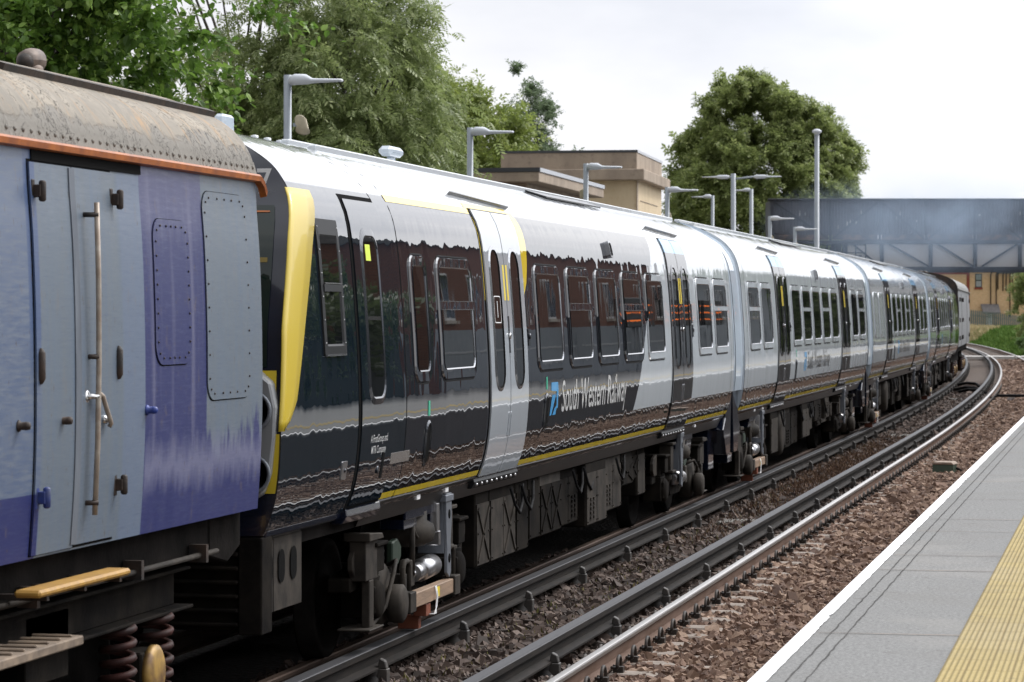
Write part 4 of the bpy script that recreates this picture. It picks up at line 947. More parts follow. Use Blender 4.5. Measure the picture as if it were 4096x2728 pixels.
        mb = MB(); smoothpatch(mb, rrows(5.765, 5.84, 1.33, 3.15, 0, 16), .018, .01, P); mb.build('cover_strip', MAT('worn_steel_strip', (.10, .115, .14), .5, .3, (.17, .19, .22), 8, (1, 1, .2)), root)
        for yh in (5.30, 6.385):
            for zh in (3.02, 2.2, 1.585):
                if abs(zh-2.2) < .1:
                    mb = MB(); mb.lathe((half(zh, P)+.015, yh, zh), 'z', [(-.085, .008), (-.06, .022), (.06, .022), (.085, .008)], 12)
                else:
                    mb = MB(); mb.box(half(zh, P), half(zh, P)+.014, yh-.03, yh+.01, zh-.055, zh+.055); mb.box(half(zh, P)+.01, half(zh, P)+.05, yh-.012, yh+.02, zh-.03, zh+.03)
                    mb.lathe((half(zh, P)+.05, yh+.012, zh), 'z', [(-.05, .008), (-.045, .018), (.045, .018), (.05, .008)], 12)
                mb.build('hinge', m_blueiron if (yh < 5.5 and zh < 1.7) else m_rustbl, root, .004)
        for yh, zh in ((5.05, 1.93), (5.60, 1.935), (6.86, 1.945)):
            h = half(zh, P); mb = MB(); mb.lathe((h, yh, zh), 'x', [(0, .028), (.008, .026), (.012, .018), (.04, .020), (.055, .017), (.06, .006)], 16); mb.build('door_stop', m_blueiron if yh > 6.8 else m_rustbl, root)
        # long bar handle
        mb = MB(); h = half(2.3, P)+.055; yb_ = 5.98; mb.tube([(h-.01, yb_, 2.99), (h, yb_, 2.6), (h, yb_+.005, 2.2), (h-.005, yb_, 1.8), (h-.02, yb_, 1.46)], .0135, 10); br = mb.build('bar_handle', m_rail_h, root)
        mb = MB()
        for zh in (2.93, 2.235, 1.52): mb.tube([(half(zh, P), yb_-.03, zh), (h, yb_, zh)], .013, 10)
        mb.build('handle_stand_off', m_rustbl, br)
        mb = MB(); mb.tube([(h-.01, yb_+.02, 2.06), (h-.0, yb_+.06, 2.04), (h-.01, yb_+.21, 1.90), (h-.02, yb_+.21, 1.885)], .0125, 9); mb.build('lever', m_rail_h, br)
        mb = MB(); mb.tube([(half(2.06, P), yb_-.04, 2.04), (h, yb_-.0, 2.04)], .014, 10); mb.lathe((half(2.06, P)+.0, yb_-.04, 2.04), 'x', [(0, .035), (.012, .032), (.018, .02)], 14); mb.lathe((half(1.92, P), yb_+.20, 1.92), 'x', [(0, .025), (.025, .022), (.03, .012)], 12); mb.build('lock', m_chrome, br)
        # riveted cover plates
        for (a, b, z0, z1, mt) in ((7.0, 7.60, 2.175, 2.945, m_van), (7.88, 8.70, 1.965, 3.125, m_van)):
            mb = MB(); smoothpatch(mb, rrows(a, b, z0, z1, .11), .007, .007, P); cp = mb.build('riveted_cover_plate', mt, root)
            mb = MB(); o1 = outline(a, b, z0, z1, .11); ring(mb, outline(a-.007, b+.004, z0-.007, z1+.004, .114), o1, .0012, .0012, P); mb.build('plate_edge', m_seal, cp)
            mb = MB(); ol = outline(a+.035, b-.035, z0+.035, z1-.035, .085, nv=7, nc=2)
            ol += [(a+.14+(b-a-.28)*t/4, z0+.035) for t in range(1, 4)]+[(a+.14+(b-a-.28)*t/4, z1-.035) for t in range(1, 4)]
            for yy, zz in ol: mb.lathe((on(yy, zz, .007, P)[0], yy, zz), 'x', [(0, .0065), (.005, .006), (.007, .003)], 8)
            mb.build('rivet', m_rustbl, cp)
        # stepboards
        mb = MB(); mb.box(1.42, 1.55, 4.95, 6.2, 1.15, 1.185); mb.build('yellow_stepboard', m_gold, root, .012)
        mb = MB()
        for yy in (5.1, 5.6, 6.1): mb.bar((1.1, yy, 1.135), (1.53, yy, 1.14), .03)
        mb.build('stepboard_bracket', m_rustbl, root)
        mb = MB(); mb.box(1.40, 1.62, 4.0, 5.33, .90, .945)
        for k in range(9): mb.box(1.40, 1.60, 4.02+k*.15, 4.04+k*.15, .945, .958)
        mb.build('lower_stepboard', m_concr, root, .008)
        mb = MB(); mb.tube([(1.33, 4.3, 1.10), (1.33, 8.3, 1.10)], .016, 8); mb.build('pipe', m_underL, root)
        mb = MB()
        for yy in (5.4, 6.9, 8.0): mb.box(1.27, 1.37, yy-.02, yy+.02, 1.06, 1.16)
        mb.build('pipe_clip', m_rustbl, root)
    # underframe
    mb = MB(); mb.box(-1.26, 1.26, -L2+.05, L2-.12, 1.08, 1.31); mb.box(-1.1, 1.1, -L2+2.5, L2-6.5, .7, 1.08); mb.build('solebar', m_dark, root, .01)
    mb = MB(); mb.prism([(L2-.6, 1.31), (L2-.0, 1.31), (L2+.0, 1.08), (L2-.25, 1.0), (L2-.6, 1.06)], 'x', 1.0, 1.27); mb.build('end_bracket', m_dark, root, .01)
    for s in (-1, 1):
        yb = s*(L2-2.72); mb = MB(); mb.box(1.05, 1.10, yb-2.0, yb+2.0, .80, 1.02); mb.box(1.03, 1.20, yb-2.0, yb+2.0, 1.0, 1.02); mb.box(1.03, 1.20, yb-2.0, yb+2.05, .78, .80); mb.box(-1.2, -1.03, yb-2.0, yb+2.0, .78, 1.02); mb.box(-1.1, 1.1, yb-.3, yb+.3, .6, .95)
        fr = mb.build('bogie_frame', m_under if near else m_dark, root, .006)
        for a in (-1.3, 1.3):
            wm = MB()
            for sx in (-1, 1): wm.lathe((sx*.75, yb+a, .46), 'x', [(-.07*sx, .48), (-.05*sx, .49), (-.04*sx, .46), (.065*sx, .455), (.07*sx, .40), (.03*sx, .38), (.03*sx, .1)], 36)
            wm.cyl((-.75, yb+a, .46), (.75, yb+a, .46), .08, 12); wm.build('wheelset', m_dark, fr)
            for e in (-.31, .31):
                sp = MB(); pts = [(1.12+.085*math.cos(t*.55), yb+a+e+.085*math.sin(t*.55), .30+t*.0068) for t in range(0, 72)]; sp.tube(pts, .021, 8); sp.build('coil_spring', m_spring, fr)
            ax = MB(); ax.box(1.02, 1.2, yb+a-.16, yb+a+.16, .33, .62); ax.box(1.02, 1.2, yb+a-.45, yb+a+.45, .25, .31); ax.build('axle_box', m_under, fr, .01)
            ax = MB(); ax.lathe((1.2, yb+a, .50), 'x', [(0, .15), (.03, .15), (.045, .12), (.05, .04)], 26); ax.build('axle_cover', MAT('worn_yellow_axle_cover', (.42, .26, .07), .5, .2, (.16, .09, .04), 10), fr)
    return root
parcels_van('weathered faded blue and grey parcels van filling the left foreground', -1.15, 16.75, True)
parcels_van('plain grey parcels van at the far end of the train near the footbridge', 99.75, 117.6, False)

# ================================================================== LAMP POSTS
m_post = MAT('grey_post_paint', (.30, .335, .37), .45, .1, (.26, .29, .32), 3)
m_lampw = MAT('pale_grey_lantern', (.55, .58, .62), .4); m_lens = MAT('lantern_glass', (.35, .36, .37), .15); m_cream = MAT('cream_plastic', (.62, .55, .40), .5, 0, (.5, .44, .32), 8)
GL = 'platform lamp posts'
def lantern(par, y, z, s, reach=.70, tilt=.0):
    """flat lantern reaching sideways (s = +1 towards the track)"""
    mb = MB(); v = []; st = [(0.03, .06, .06), (.10, .09, .075), (.24, .10, .07), (.33, .07, .035), (.40, .085, .03), (reach, .07, .018)]; n = 8
    for a, hw, hh in st:
        for k in range(n): t = 2*math.pi*k/n+.39; v.append((s*a, y+hw*math.cos(t), z+.0+hh*math.sin(t)+(.02 if .05 < a < .3 else 0)+a*tilt))
    f = [(i*n+k, i*n+(k+1) % n, (i+1)*n+(k+1) % n, (i+1)*n+k) for i in range(len(st)-1) for k in range(n)]+[tuple(range(n)), tuple((len(st)-1)*n+k for k in range(n))]
    mb.add(v, f, True); h = mb.build('lantern', m_lampw, par)
    mb = MB(); mb.box(min(s*.4, s*(reach-.02)), max(s*.4, s*(reach-.02)), y-.05, y+.05, z-.018+.4*tilt, z-.012+.4*tilt); mb.build('lens', m_lens, h)
def lamp(x, y, h, arms, label, base=.9, r=.055, cap=False):
    t = thing('lamp_post', label, 'lamp post', (x, y, base), slope(y), GL); H = h-base
    mb = MB(); mb.tube([(0, 0, 0), (0, 0, .9), (0, 0, .92), (0, 0, H)], [r*1.5, r*1.5, r, r*.95], 12); mb.build('pole', m_post, t)
    for s, dz, rc, xt in arms:
        if xt: mb = MB(); mb.tube([(0, 0, H+dz), (s*xt, 0, H+dz+.06)], .025, 8); mb.build('arm', m_post, t)
        a = bpy.data.objects.new('lantern_bracket', None); 
        bpy.data.objects.remove(a)
        lantern(t, 0, H+dz, s, rc, .0) if not xt else lantern_at(t, s, xt, H+dz+.06, rc)
    if cap: mb = MB(); mb.lathe((0, 0, H), 'z', [(-.08, .05), (.0, .10), (.06, .165), (.10, .165), (.15, .10), (.17, .02)], 18); mb.build('lamp_cap', m_lampw, t)
    return t
def lantern_at(t, s, xt, z, rc):
    mb = MB(); v = []; n = 8
    for a, hw, hh in [(0, .03, .03), (.08, .08, .06), (.3, .085, .055), (.38, .06, .025), (rc, .055, .014)]:
        for k in range(n): q = 2*math.pi*k/n+.39; v.append((s*(xt+a), hw*math.cos(q), z+hh*math.sin(q)))
    f = [(i*n+k, i*n+(k+1) % n, (i+1)*n+(k+1) % n, (i+1)*n+k) for i in range(4) for k in range(n)]+[tuple(range(n)), tuple(4*n+k for k in range(n))]
    mb.add(v, f, True); mb.build('lantern', m_lampw, t)
def speaker(x, y, z, label, s=1):
    t = MB(); t.lathe((0, 0, 0), 'y', [(-.17, .07), (-.12, .105), (.10, .115), (.14, .13), (.15, .05)], 16)
    t.v = [(a, b*.55-c*.8, b*.0+c*.5+b*-.75) for a, b, c in t.v]
    o = t.build('loudspeaker', m_cream); o.location = (x+.10*s, y, z); o.scale = (.75, .75, .75); tag(o, label, 'loudspeaker', 'platform loudspeakers')
    mb = MB(); mb.box(-.12*s-.03, -.12*s+.05, -.02, .02, -.03, .03); mb.build('mount', m_post, o)
LP = [(36.6, 5.50, 'nearest grey lamp post rising behind the cab roof before the ash tree'), (47.3, 5.48, 'grey lamp post rising left of the station building before green leaves'), (57.8, 5.41, 'grey lamp post standing before the concrete canopy of the building'),
      (68.3, 5.38, 'grey lamp post between the station building and the round tree'), (88.3, 5.34, 'short lamp post against the left end of the dark footbridge'), (95.0, 5.21, 'short lamp post beside the tall slim pole before the footbridge')]
for y, h, lab in LP: lamp(-10.6, y, h, [(1, -.08, .72, 0)], lab)
for y, z, lab, s in ((36.9, 4.88, 'cream loudspeaker on the nearest lamp post behind the cab roof', 1), (57.9, 4.78, 'cream loudspeaker on the lamp post before the concrete canopy', -.6), (68.6, 4.7, 'cream loudspeaker on the lamp post beside the round tree', -.3), (88.4, 4.65, 'cream loudspeaker on the post at the footbridge left end', .2), (95.1, 4.6, 'cream loudspeaker on the post next to the tall slim pole', .2)): speaker(-10.6, y, z, lab, s)
lamp(-10.6, 80.0, 6.23, [(1, -.15, .75, .55), (-1, -.15, .75, .1)], 'tall double armed lamp post in front of the round tree', r=.07)
lamp(-10.6, 101.8, 8.60, [], 'tall slim pole with a domed cap in front of the footbridge', r=.085, cap=True)
lamp(-14.0, 100.3, 6.45, [(-1, -.05, .72, 0)], 'lamp post with left facing lantern low before the round tree', r=.06)
lamp(-14.0, 110.8, 7.10, [(-1, -.05, .74, 0)], 'lamp post with left facing lantern just right of the double armed one', r=.075)
lamp(-17.0, 168.8, 11.2, [], 'plain pale pole standing behind the footbridge', r=.11)

# ================================================================== STATION BUILDING BEHIND THE TRAIN
def concrete(name, a, b, st):
    g = G(name); n = g.noise(1.1, (1, 1, .35), 7, .65); n2 = g.noise(7, detail=6); c = g.mix(g.step(n, .38, .62), a, b); c = g.mix(g.step(n2, .55, .75, 0, .6), c, st); g.bsdf(c, .85, spec=.25, normal=g.bump(n2, .6, .01)); return g.m
m_conc = concrete('stained_concrete', (.40, .325, .25), (.29, .235, .185), (.17, .135, .11)); m_buff = concrete('buff_render', (.66, .54, .37), (.58, .47, .31), (.50, .36, .20)); m_flash = MAT('dark_roof_flashing', (.045, .048, .055), .5); m_flashL = MAT('lead_flashing', (.42, .44, .47), .45)
t = thing('station_building', 'buff concrete station tower with flat dark edged parapet behind the train', 'building', (-13.09, 79.0, 0.9), R(2.7))
def blk(name, m, x0, x1, y0, y1, z0, z1, par, bev=.01): mb = MB(); mb.box(x0, x1, y0, y1, z0-.9, z1-.9); return mb.build(name, m, par, bev)
blk('wall', m_buff, -3.75, -.02, .15, 6.3, .9, 6.05, t); blk('parapet', m_conc, -3.72, 0, 0, 6.2, 6.32, 6.79, t); blk('cornice', m_conc, -4.0, .22, -.22, 6.5, 6.03, 6.33, t, .02)
mb = MB(); mb.box(-3.74, .02, -.02, .06, 5.885, 5.95); mb.build('parapet_flashing', m_flash, t); mb = MB(); mb.box(-.05, .02, .06, 6.22, 5.885, 5.955); mb.build('parapet_flashing', m_flashL, t)
mb = MB(); mb.box(-.02, -.005, 1.0, 5.2, 4.2, 4.23); mb.box(-.02, -.005, 1.0, 5.2, 4.6, 4.62); mb.box(-.02, -.0, .1, .35, 2, 5.1); mb.build('render_panel', m_conc, t)
t = thing('platform_canopy', 'low flat concrete canopy with lead edge beside the tower behind the train', 'canopy', (-12.54, 62.76, .9), R(1.3))
blk('slab', m_conc, -5.2, 0, 0, 9.2, 5.28, 5.50, t, .015); blk('soffit_beam', m_conc, -5.0, -.35, .5, 9.0, 5.0, 5.28, t)
mb = MB(); mb.box(-5.2, .02, -.02, .05, 4.60, 4.69); mb.build('edge_flashing', m_flash, t); mb = MB(); mb.box(-.05, .025, .05, 9.2, 4.60, 4.69); mb.build('edge_flashing', m_flashL, t)
for yy in (1.5, 5, 8.6): blk('column', m_buff, -3.4, -3.0, yy-.2, yy+.2, .9, 5.0, t)
t = thing('brick_wing', 'low brown brick wing showing between lamp post and canopy', 'building', (-14.2, 58.5, .9), R(1))
m_bk = G('brown_brick'); bt = m_bk.n('ShaderNodeTexBrick'); bt.inputs['Scale'].default_value = 4.4; bt.inputs['Color1'].default_value = (.22, .085, .05, 1); bt.inputs['Color2'].default_value = (.15, .06, .04, 1); bt.inputs['Mortar'].default_value = (.2, .17, .14, 1); bt.inputs['Mortar Size'].default_value = .012
_t = m_bk.n('ShaderNodeTexCoord'); _s = m_bk.n('ShaderNodeSeparateXYZ'); _c = m_bk.n('ShaderNodeCombineXYZ'); m_bk.t.links.new(_t.outputs['Object'], _s.inputs[0]); m_bk.t.links.new(m_bk.math('ADD', _s.outputs[0], _s.outputs[1]), _c.inputs[0]); m_bk.t.links.new(_s.outputs[2], _c.inputs[1]); m_bk.t.links.new(_c.outputs[0], bt.inputs[0])
m_bk.bsdf(bt.outputs[0], .85, spec=.25); m_bk = m_bk.m
blk('wall', m_bk, -4, -.3, 0, 5, .9, 5.0, t); blk('coping', m_flash, -4.1, -.2, -.1, 5.1, 5.0, 5.06, t)

# ================================================================== FOOTBRIDGE
m_fb = G('sooty_boarding'); _p = m_fb.xyz(); _b = m_fb.math('PINGPONG', _p[0], .075)
_c = m_fb.mix(m_fb.step(m_fb.noise(3, (6, 1, .4), 5), .35, .65), (.028, .028, .036), (.07, .068, .08)); _c = m_fb.mix(m_fb.step(_b, 0, .008, .7, 0), _c, (.006, .006, .008))
m_fb.bsdf(_c, .7, normal=m_fb.bump(m_fb.step(_b, 0, .02), 1, .02)); m_fb = m_fb.m
m_fbs = MAT('sooty_steel', (.012, .013, .017), .6, .2, (.025, .025, .03), 3); m_fbr = MAT('rusty_beam_panel', (.05, .045, .05), .8, 0, (.20, .12, .08), 2.2, lo=.45, hi=.7); m_mesh = MAT('pale_mesh_panel', (.45, .43, .42), .7, 0, (.52, .5, .49), 30)
fb = thing('footbridge', 'dark boarded footbridge crossing high over the far tracks', 'footbridge', (-17.94, 149.5, 0), math.atan2(2.63, 12.59))
LB = 26.
mb = MB(); mb.box(0, LB, 0, .12, 6.45, 8.12); mb.box(0, LB, 2.6, 2.72, 6.45, 8.12); mb.box(0, .12, .12, 2.6, 6.0, 8.12); mb.build('boarding', m_fb, fb)
mb = MB(); mb.box(-.1, LB, -.12, .2, 8.12, 8.24); mb.build('top_rail', m_fbs, fb, .02)
mb = MB(); mb.box(-.05, LB, -.14, .25, 5.93, 6.10); mb.build('bottom_girder', m_fbs, fb, .015)
mb = MB(); mb.box(0, LB, 0, 2.7, 6.0, 6.12); mb.build('deck', m_fbs, fb)
q = 0; xx = .15
ups = [.1, 3.05, 4.0+1.55, 7.9, 10.35, 12.8, 15.2, 17.6, 20, 22.4, 24.8]
for i, xx in enumerate(ups):
    mb = MB(); mb.box(xx-.07, xx+.07, -.10, -.002, 6.1, 8.12); mb.build('upright', m_fbs, fb, .008)
    if i < len(ups)-1:
        b = ups[i+1]; mb = MB()
        if i % 2 == 0: mb.bar((xx+.1, -.04, 8.05), (b-.1, -.04, 6.2), .05, .09)
        else: mb.bar((xx+.1, -.04, 6.2), (b-.1, -.04, 8.05), .05, .09)
        mb.build('brace', m_fbs, fb)
        mb = MB(); mb.box(xx+.1, b-.1, -.05, -.003, 6.14, 6.40); mb.build('rusty_panel', m_fbr, fb)
rd = random.Random(5)
m_peel = MAT('pale_peeling_patch', (.5, .48, .47), .8, 0, (.2, .2, .2), 12)
for k in range(20):
    xx = rd.choice([rd.uniform(1.5, 6.5), rd.uniform(6, 15)]); zz = rd.uniform(6.55, 7.6); mb = MB(); hh = rd.uniform(.04, .26); ww = rd.uniform(.015, .045)
    mb.prism([(xx-ww, zz), (xx, zz-.03), (xx+ww, zz+.02), (xx+ww*.8, zz+hh), (xx-ww*.3, zz+hh+.03)], 'y', -.004, .002); mb.build('peeled_patch', m_peel, fb)
for xx, yy in ((3.5, .5), (3.5, 2.3), (23, .5), (23, 2.3)): mb = MB(); mb.box(xx-.15, xx+.15, yy-.15, yy+.15, -.6, 6.0); mb.build('support_column', m_fbs, fb)
lb = thing('lattice_bridge', 'grey lattice girder span with pale mesh panels below the boarded footbridge', 'footbridge', (-15.2, 160.0, 0), math.atan2(2.2, 10.5))
mb = MB(); mb.box(0, 24, 0, .25, 4.62, 4.93); mb.build('bottom_chord', m_fbs, lb, .01); mb = MB(); mb.box(0, 24, 0, .25, 6.2, 6.45); mb.build('top_chord', m_fbs, lb, .01)
mb = MB(); mb.box(0, 24, .13, .16, 4.93, 6.2); mb.build('mesh_panel', m_mesh, lb)
ups = [0.1, 2.05, 4.68, 7.08, 9.5, 11.9, 14.3, 16.7]
for i, xx in enumerate(ups):
    mb = MB(); mb.box(xx-.1, xx+.1, .0, .12, 4.93, 6.2); mb.build('upright', m_fbs, lb, .01)
    if i < len(ups)-1:
        mb = MB(); b = ups[i+1]; down = i < 3
        mb.bar((xx+.35, .05, 6.18 if down else 4.95), (b-.1, .05, 4.95 if down else 6.18), .06, .09); mb.build('brace', m_fbs, lb)
sg = thing('signal_gantry', 'small dark frame with signals left below the footbridge', 'signal', (-14.3, 151.0, 0), R(6))
mb = MB(); 
for xx in (-1.5, -.9, -.1, .55, 1.05): mb.tube([(xx, 0, 0), (xx, 0, 6.0)], .035, 7)
for zz in (5.0, 5.5, 5.9): mb.tube([(-1.5, 0, zz), (1.05, 0, zz)], .03, 6)
mb.build('frame', m_fbs, sg)
for a, b_, z_ in ((-.5, .28, 5.55), (.3, .55, 5.15)): mb = MB(); mb.box(a-b_/1, a+b_, -.3, -.05, z_-.2, z_+.22); mb.build('signal_head', m_black, sg, .02)

# ================================================================== FAR HOUSE, FENCE, BANK
m_ybk = G('yellow_brick'); _p = m_ybk.xyz(); bt = m_ybk.n('ShaderNodeTexBrick'); bt.inputs['Scale'].default_value = 4.4; bt.inputs['Color1'].default_value = (.74, .50, .30, 1); bt.inputs['Color2'].default_value = (.62, .40, .22, 1); bt.inputs['Mortar'].default_value = (.6, .48, .34, 1); bt.inputs['Mortar Size'].default_value = .012
_c = m_ybk.n('ShaderNodeCombineXYZ'); m_ybk.t.links.new(m_ybk.math('ADD', _p[0], _p[1]), _c.inputs[0]); m_ybk.t.links.new(_p[2], _c.inputs[1]); m_ybk.t.links.new(_c.outputs[0], bt.inputs[0]); m_ybk.bsdf(bt.outputs[0], .85, spec=.2); m_ybk = m_ybk.m
m_rbk = MAT('red_brick_trim', (.30, .07, .04), .85, 0, (.22, .05, .035), 6); m_tile = MAT('grey_tiles', (.12, .115, .115), .7, 0, (.18, .17, .17), 6)
hs = thing('brick_house', 'yellow brick house with red brick trim and black pipes beyond the fence', 'house', (-17.87, 333.3, -.15), math.atan2(1.0, 5.2)); hs.scale = (1.404,)*3
def hb(name, m, x0, x1, y0, y1, z0, z1, par=None, bev=0): mb = MB(); mb.box(x0, x1, y0, y1, z0, z1); return mb.build(name, m, par or hs, bev)
hb('wall', m_ybk, -3.5, 6, 0, 8, 0, 5.3); hb('corner_pier', m_rbk, -.12, .12, -.03, .3, 0, 5.3); hb('red_band', m_rbk, -3.5, -.12, -.02, .1, 4.9, 5.3)
mb = MB(); mb.prism([(-.6, 5.3), (-.3, 5.6), (4, 8.2), (8.3, 5.6), (8.6, 5.3)], 'x', -3.8, 6.3); mb.build('roof', m_tile, hs)
hb('eaves', m_white, -3.6, 6.2, -.35, -.02, 5.22, 5.36)
fr = hb('window', m_black, .56, 1.1, -.03, .05, 3.85, 4.95); hb('pane', MAT('bright_pane', (.25, .29, .29), .1), .62, 1.04, -.035, -.031, 4.45, 4.9, fr); hb('pane', m_lens, .62, 1.04, -.035, -.031, 3.92, 4.38, fr); hb('sill', m_rbk, .5, 1.15, -.06, .02, 3.7, 3.85, fr)
for k, (xx, za) in enumerate(((1.78, .6), (2.22, .2), (2.35, 3.7), (2.75, 3.6), (3.0, 3.6), (3.3, 1.5), (3.5, 3.4))): mb = MB(); mb.tube([(xx, -.08, za), (xx, -.08, 4.9), (xx+.15, -.08, 5.15)], .045, 6); mb.build('downpipe', m_black, hs)
mb = MB(); mb.prism([(-1.3, 1.9), (-.02, 2.55), (-.02, 2.45), (-1.3, 1.78)], 'x', 1.0, 2.4); mb.build('porch_roof', m_tile, hs); hb('porch_wall', m_white, 1.4, 1.75, -.9, -.02, .8, 1.9); hb('dormer', m_tile, 2.3, 5, -.1, .1, 4.95, 5.15)
m_pal = MAT('grey_green_palisade', (.12, .155, .15), .5, .2, (.16, .19, .185), 3)
fn = thing('palisade_fence', 'grey green steel palisade fence below the yellow brick house', 'fence', (-16.6, 303, 1.12), math.atan2(.6, 3.0)); fn.scale = (1.395,)*3
mb = MB(); x = 0
while x < 6.5:
    z0 = -x*.12-.10; mb.prism([(x, z0-.5), (x+.11, z0-.5), (x+.11, z0+1.25), (x+.055, z0+1.36), (x, z0+1.25)], 'y', 0, .02); x += .15
for z0 in (.2, .95): mb.bar((0, .03, z0-.1), (6.5, .03, z0-.88), .03, .05)
mb.build('pales', m_pal, fn)
# bank to the right of the far curve
g = G('rough_grass_bank'); c = g.mix(g.step(g.noise(1.2, detail=7), .4, .6), (.06, .10, .025), (.17, .15, .07)); g.bsdf(c, .9, spec=.2, normal=g.bump(g.noise(8, detail=5), 1, .08)); m_bank = g.m
strip('embankment', [-1.3, -.6, .6, 2.0, 8, 60], list(range(172, 345, 4)), m_bank, [-.4, -.1, .75, 1.0, 1.05, 1.1])
strip('embankment', [-60, -20, -12.5, -10.5], list(range(140, 330, 5)), m_bank, [2.5, 2.0, .3, -.4])
def blades(name, n, region, hgt, col1, col2, label, seed, wid=.02):
    rg = np.random.default_rng(seed); x, y, z = region(rg, n); h = hgt*rg.uniform(.5, 1.2, n); a = rg.uniform(0, 6.283, n); ln = rg.normal(0, .28, (n, 2))*h[:, None]; wv = wid*rg.uniform(.6, 1.3, n)
    dx, dy = np.cos(a)*wv, np.sin(a)*wv; P = np.stack([np.stack([x-dx, y-dy, z], 1), np.stack([x+dx, y+dy, z], 1), np.stack([x+ln[:, 0]*.4+dx*.7, y+ln[:, 1]*.4+dy*.7, z+h*.6], 1), np.stack([x+ln[:, 0], y+ln[:, 1], z+h], 1)], 1)
    f = np.arange(n*4).reshape(-1, 4); f = f[:, [0, 1, 2, 3]]
    g = G(name+'_material'); gn = g.n('ShaderNodeNewGeometry'); c = g.mix(gn.outputs['Random Per Island'], col1, col2); g.bsdf(c, .8, spec=.2)
    o = fast_mesh(name, P.reshape(-1, 3), f, g.m); tag(o, label, name.replace('_', ' '), kind='stuff'); return o
def bankreg(o0, o1, ya, yb, zf):
    def r(rg, n):
        o = rg.uniform(o0, o1, n); y = rg.uniform(ya, yb, n); return o-np.maximum(0, y-53)**2/3350, y, zf(o, rg, n)
    return r
zb = lambda o, rg, n: np.interp(o, [-1.3, -.6, .6, 2., 8], [-.4, -.1, .75, 1.0, 1.05])
blades('dry_grass', 7000, bankreg(-1.0, 1.6, 258, 294, lambda o, rg, n: zb(o, rg, n)+.0), .45, (.42, .34, .18), (.58, .49, .30), 'tall dry yellow grass beside the far end of the train', 3, .03)
blades('bank_grass', 22000, bankreg(-1.2, 5, 172, 272, zb), .34, (.07, .15, .025), (.17, .27, .06), 'green leafy ground cover on the bank right of the far curve', 4, .06)

# weeds between the conductor rails
blades('dry_weeds', 7000, lambda rg, n: (lambda y: ((-4.95+.42*rg.normal(0, .5, n).clip(-1, 1)+.1)-np.maximum(0, y-53)**2/3350, y, np.full(n, -.19)))(np.where(rg.random(n) < .8, rg.normal(50, 5.5, n), rg.uniform(33, 62, n))),   .085, (.075, .042, .032), (.19, .12, .075), 'brown dry weeds growing between the two conductor rails', 5, .011)
blades('low_weeds', 1500, lambda rg, n: (rg.normal(-4.75, .3, n).clip(-5.1, -4.3), rg.uniform(20, 60, n), np.full(n, -.18)), .05, (.10, .11, .03), (.2, .16, .06), 'sparse low weeds in the dark ballast', 6, .008)

# ================================================================== TRACK FURNITURE
def at_off(off, y): return (off-dev(y), y)
t = thing('equipment_box', 'dark green box with tan lid standing in the ballast by the platform', 'equipment box', (-3.02, 49.2, -.19), R(-6))
mb = MB(); mb.box(-.17, .17, -.2, .2, 0, .15); mb.build('case', MAT('green_case_paint', (.06, .09, .065), .5), t, .012); mb = MB(); mb.prism([(-.185, .15), (.185, .15), (.15, .19), (-.15, .19)], 'y', -.21, .21); mb.build('lid', MAT('tan_lid', (.34, .26, .20), .7, 0, (.25, .19, .15), 8), t, .006)
mb = MB(); mb.tube([(.17, .1, .08), (.24, .12, .05), (.30, .3, .0)], .02, 6); mb.build('cable', m_rubber, t)
t = thing('track_magnet', 'black slab unit on a steel bracket in the ballast far down the platform track', 'track unit', (-3.55, 90.2, -.2), 0)
mb = MB(); mb.box(-.42, .42, -.15, .15, .12, .2); mb.build('slab', m_rubber, t, .015); mb = MB(); mb.prism([(-.15, 0), (.15, 0), (.08, .12), (-.08, .12)], 'y', -.1, .1); mb.build('bracket', m_steel, t)
mb = MB(); mb.tube([(-.42, 0, .14), (-.8, .1, .05), (-1.0, .3, .02)], .03, 6); mb.build('cable', m_rubber, t)
m_grate = MAT('ribbed_plate', (.20, .19, .17), .8, 0, (.13, .12, .11), 6)
for x, y, lab in ((-4.74, 36.8, 'ribbed grey plate in the ballast nearest the camera'), (-4.72, 63.4, 'ribbed grey plate just beyond the brown weeds'), (-5.15, 90.5, 'ribbed grey plate far along by the curve')):
    t = thing('cable_cover', lab, 'cover plate', (x, y, -.155), 0, 'ribbed plates between the tracks'); mb = MB(); mb.box(-.3, .3, -.28, .28, -.03, 0); pl = mb.build('plate', m_grate, t)
    mb = MB()
    for k in range(13): mb.box(-.29+k*.046, -.27+k*.046, -.27, .27, 0, .012)
    mb.build('ribs', m_grate, t)
for off, y, lab in ((-4.7, 104.5, 'black cable looping from the train side rail towards the near track'), (-4.6, 98.5, 'black cable lying straight between the two tracks'), (-4.4, 95.5, 'short black cable ending at the near conductor rail')):
    mb = MB(); x = off-dev(y); mb.tube([(x-.6, y+1.0, -.12), (x-.2, y+.8, -.02), (x+.15, y, -.02), (x+.5, y-2.2 if 'looping' in lab else y-.2, -.14)], .05, 8); tag(mb.build('track_cable', m_rubber), lab, 'cable', 'cables between the tracks')
t = thing('foot_crossing', 'pale boarded foot crossing over the tracks at the far curve', 'crossing', (-6.4, 169.0, 0), R(4))
mb = MB()
for a, b in ((-7.0, -3.0), (-2.85, -.08), (.03, 1.35), (1.5, 4.5)): mb.box(a, b, -1.2, 1.2, -.14, .01)
mb.build('boards', MAT('pale_crossing_boards', (.62, .60, .57), .7, 0, (.5, .48, .46), 4), t, .01)

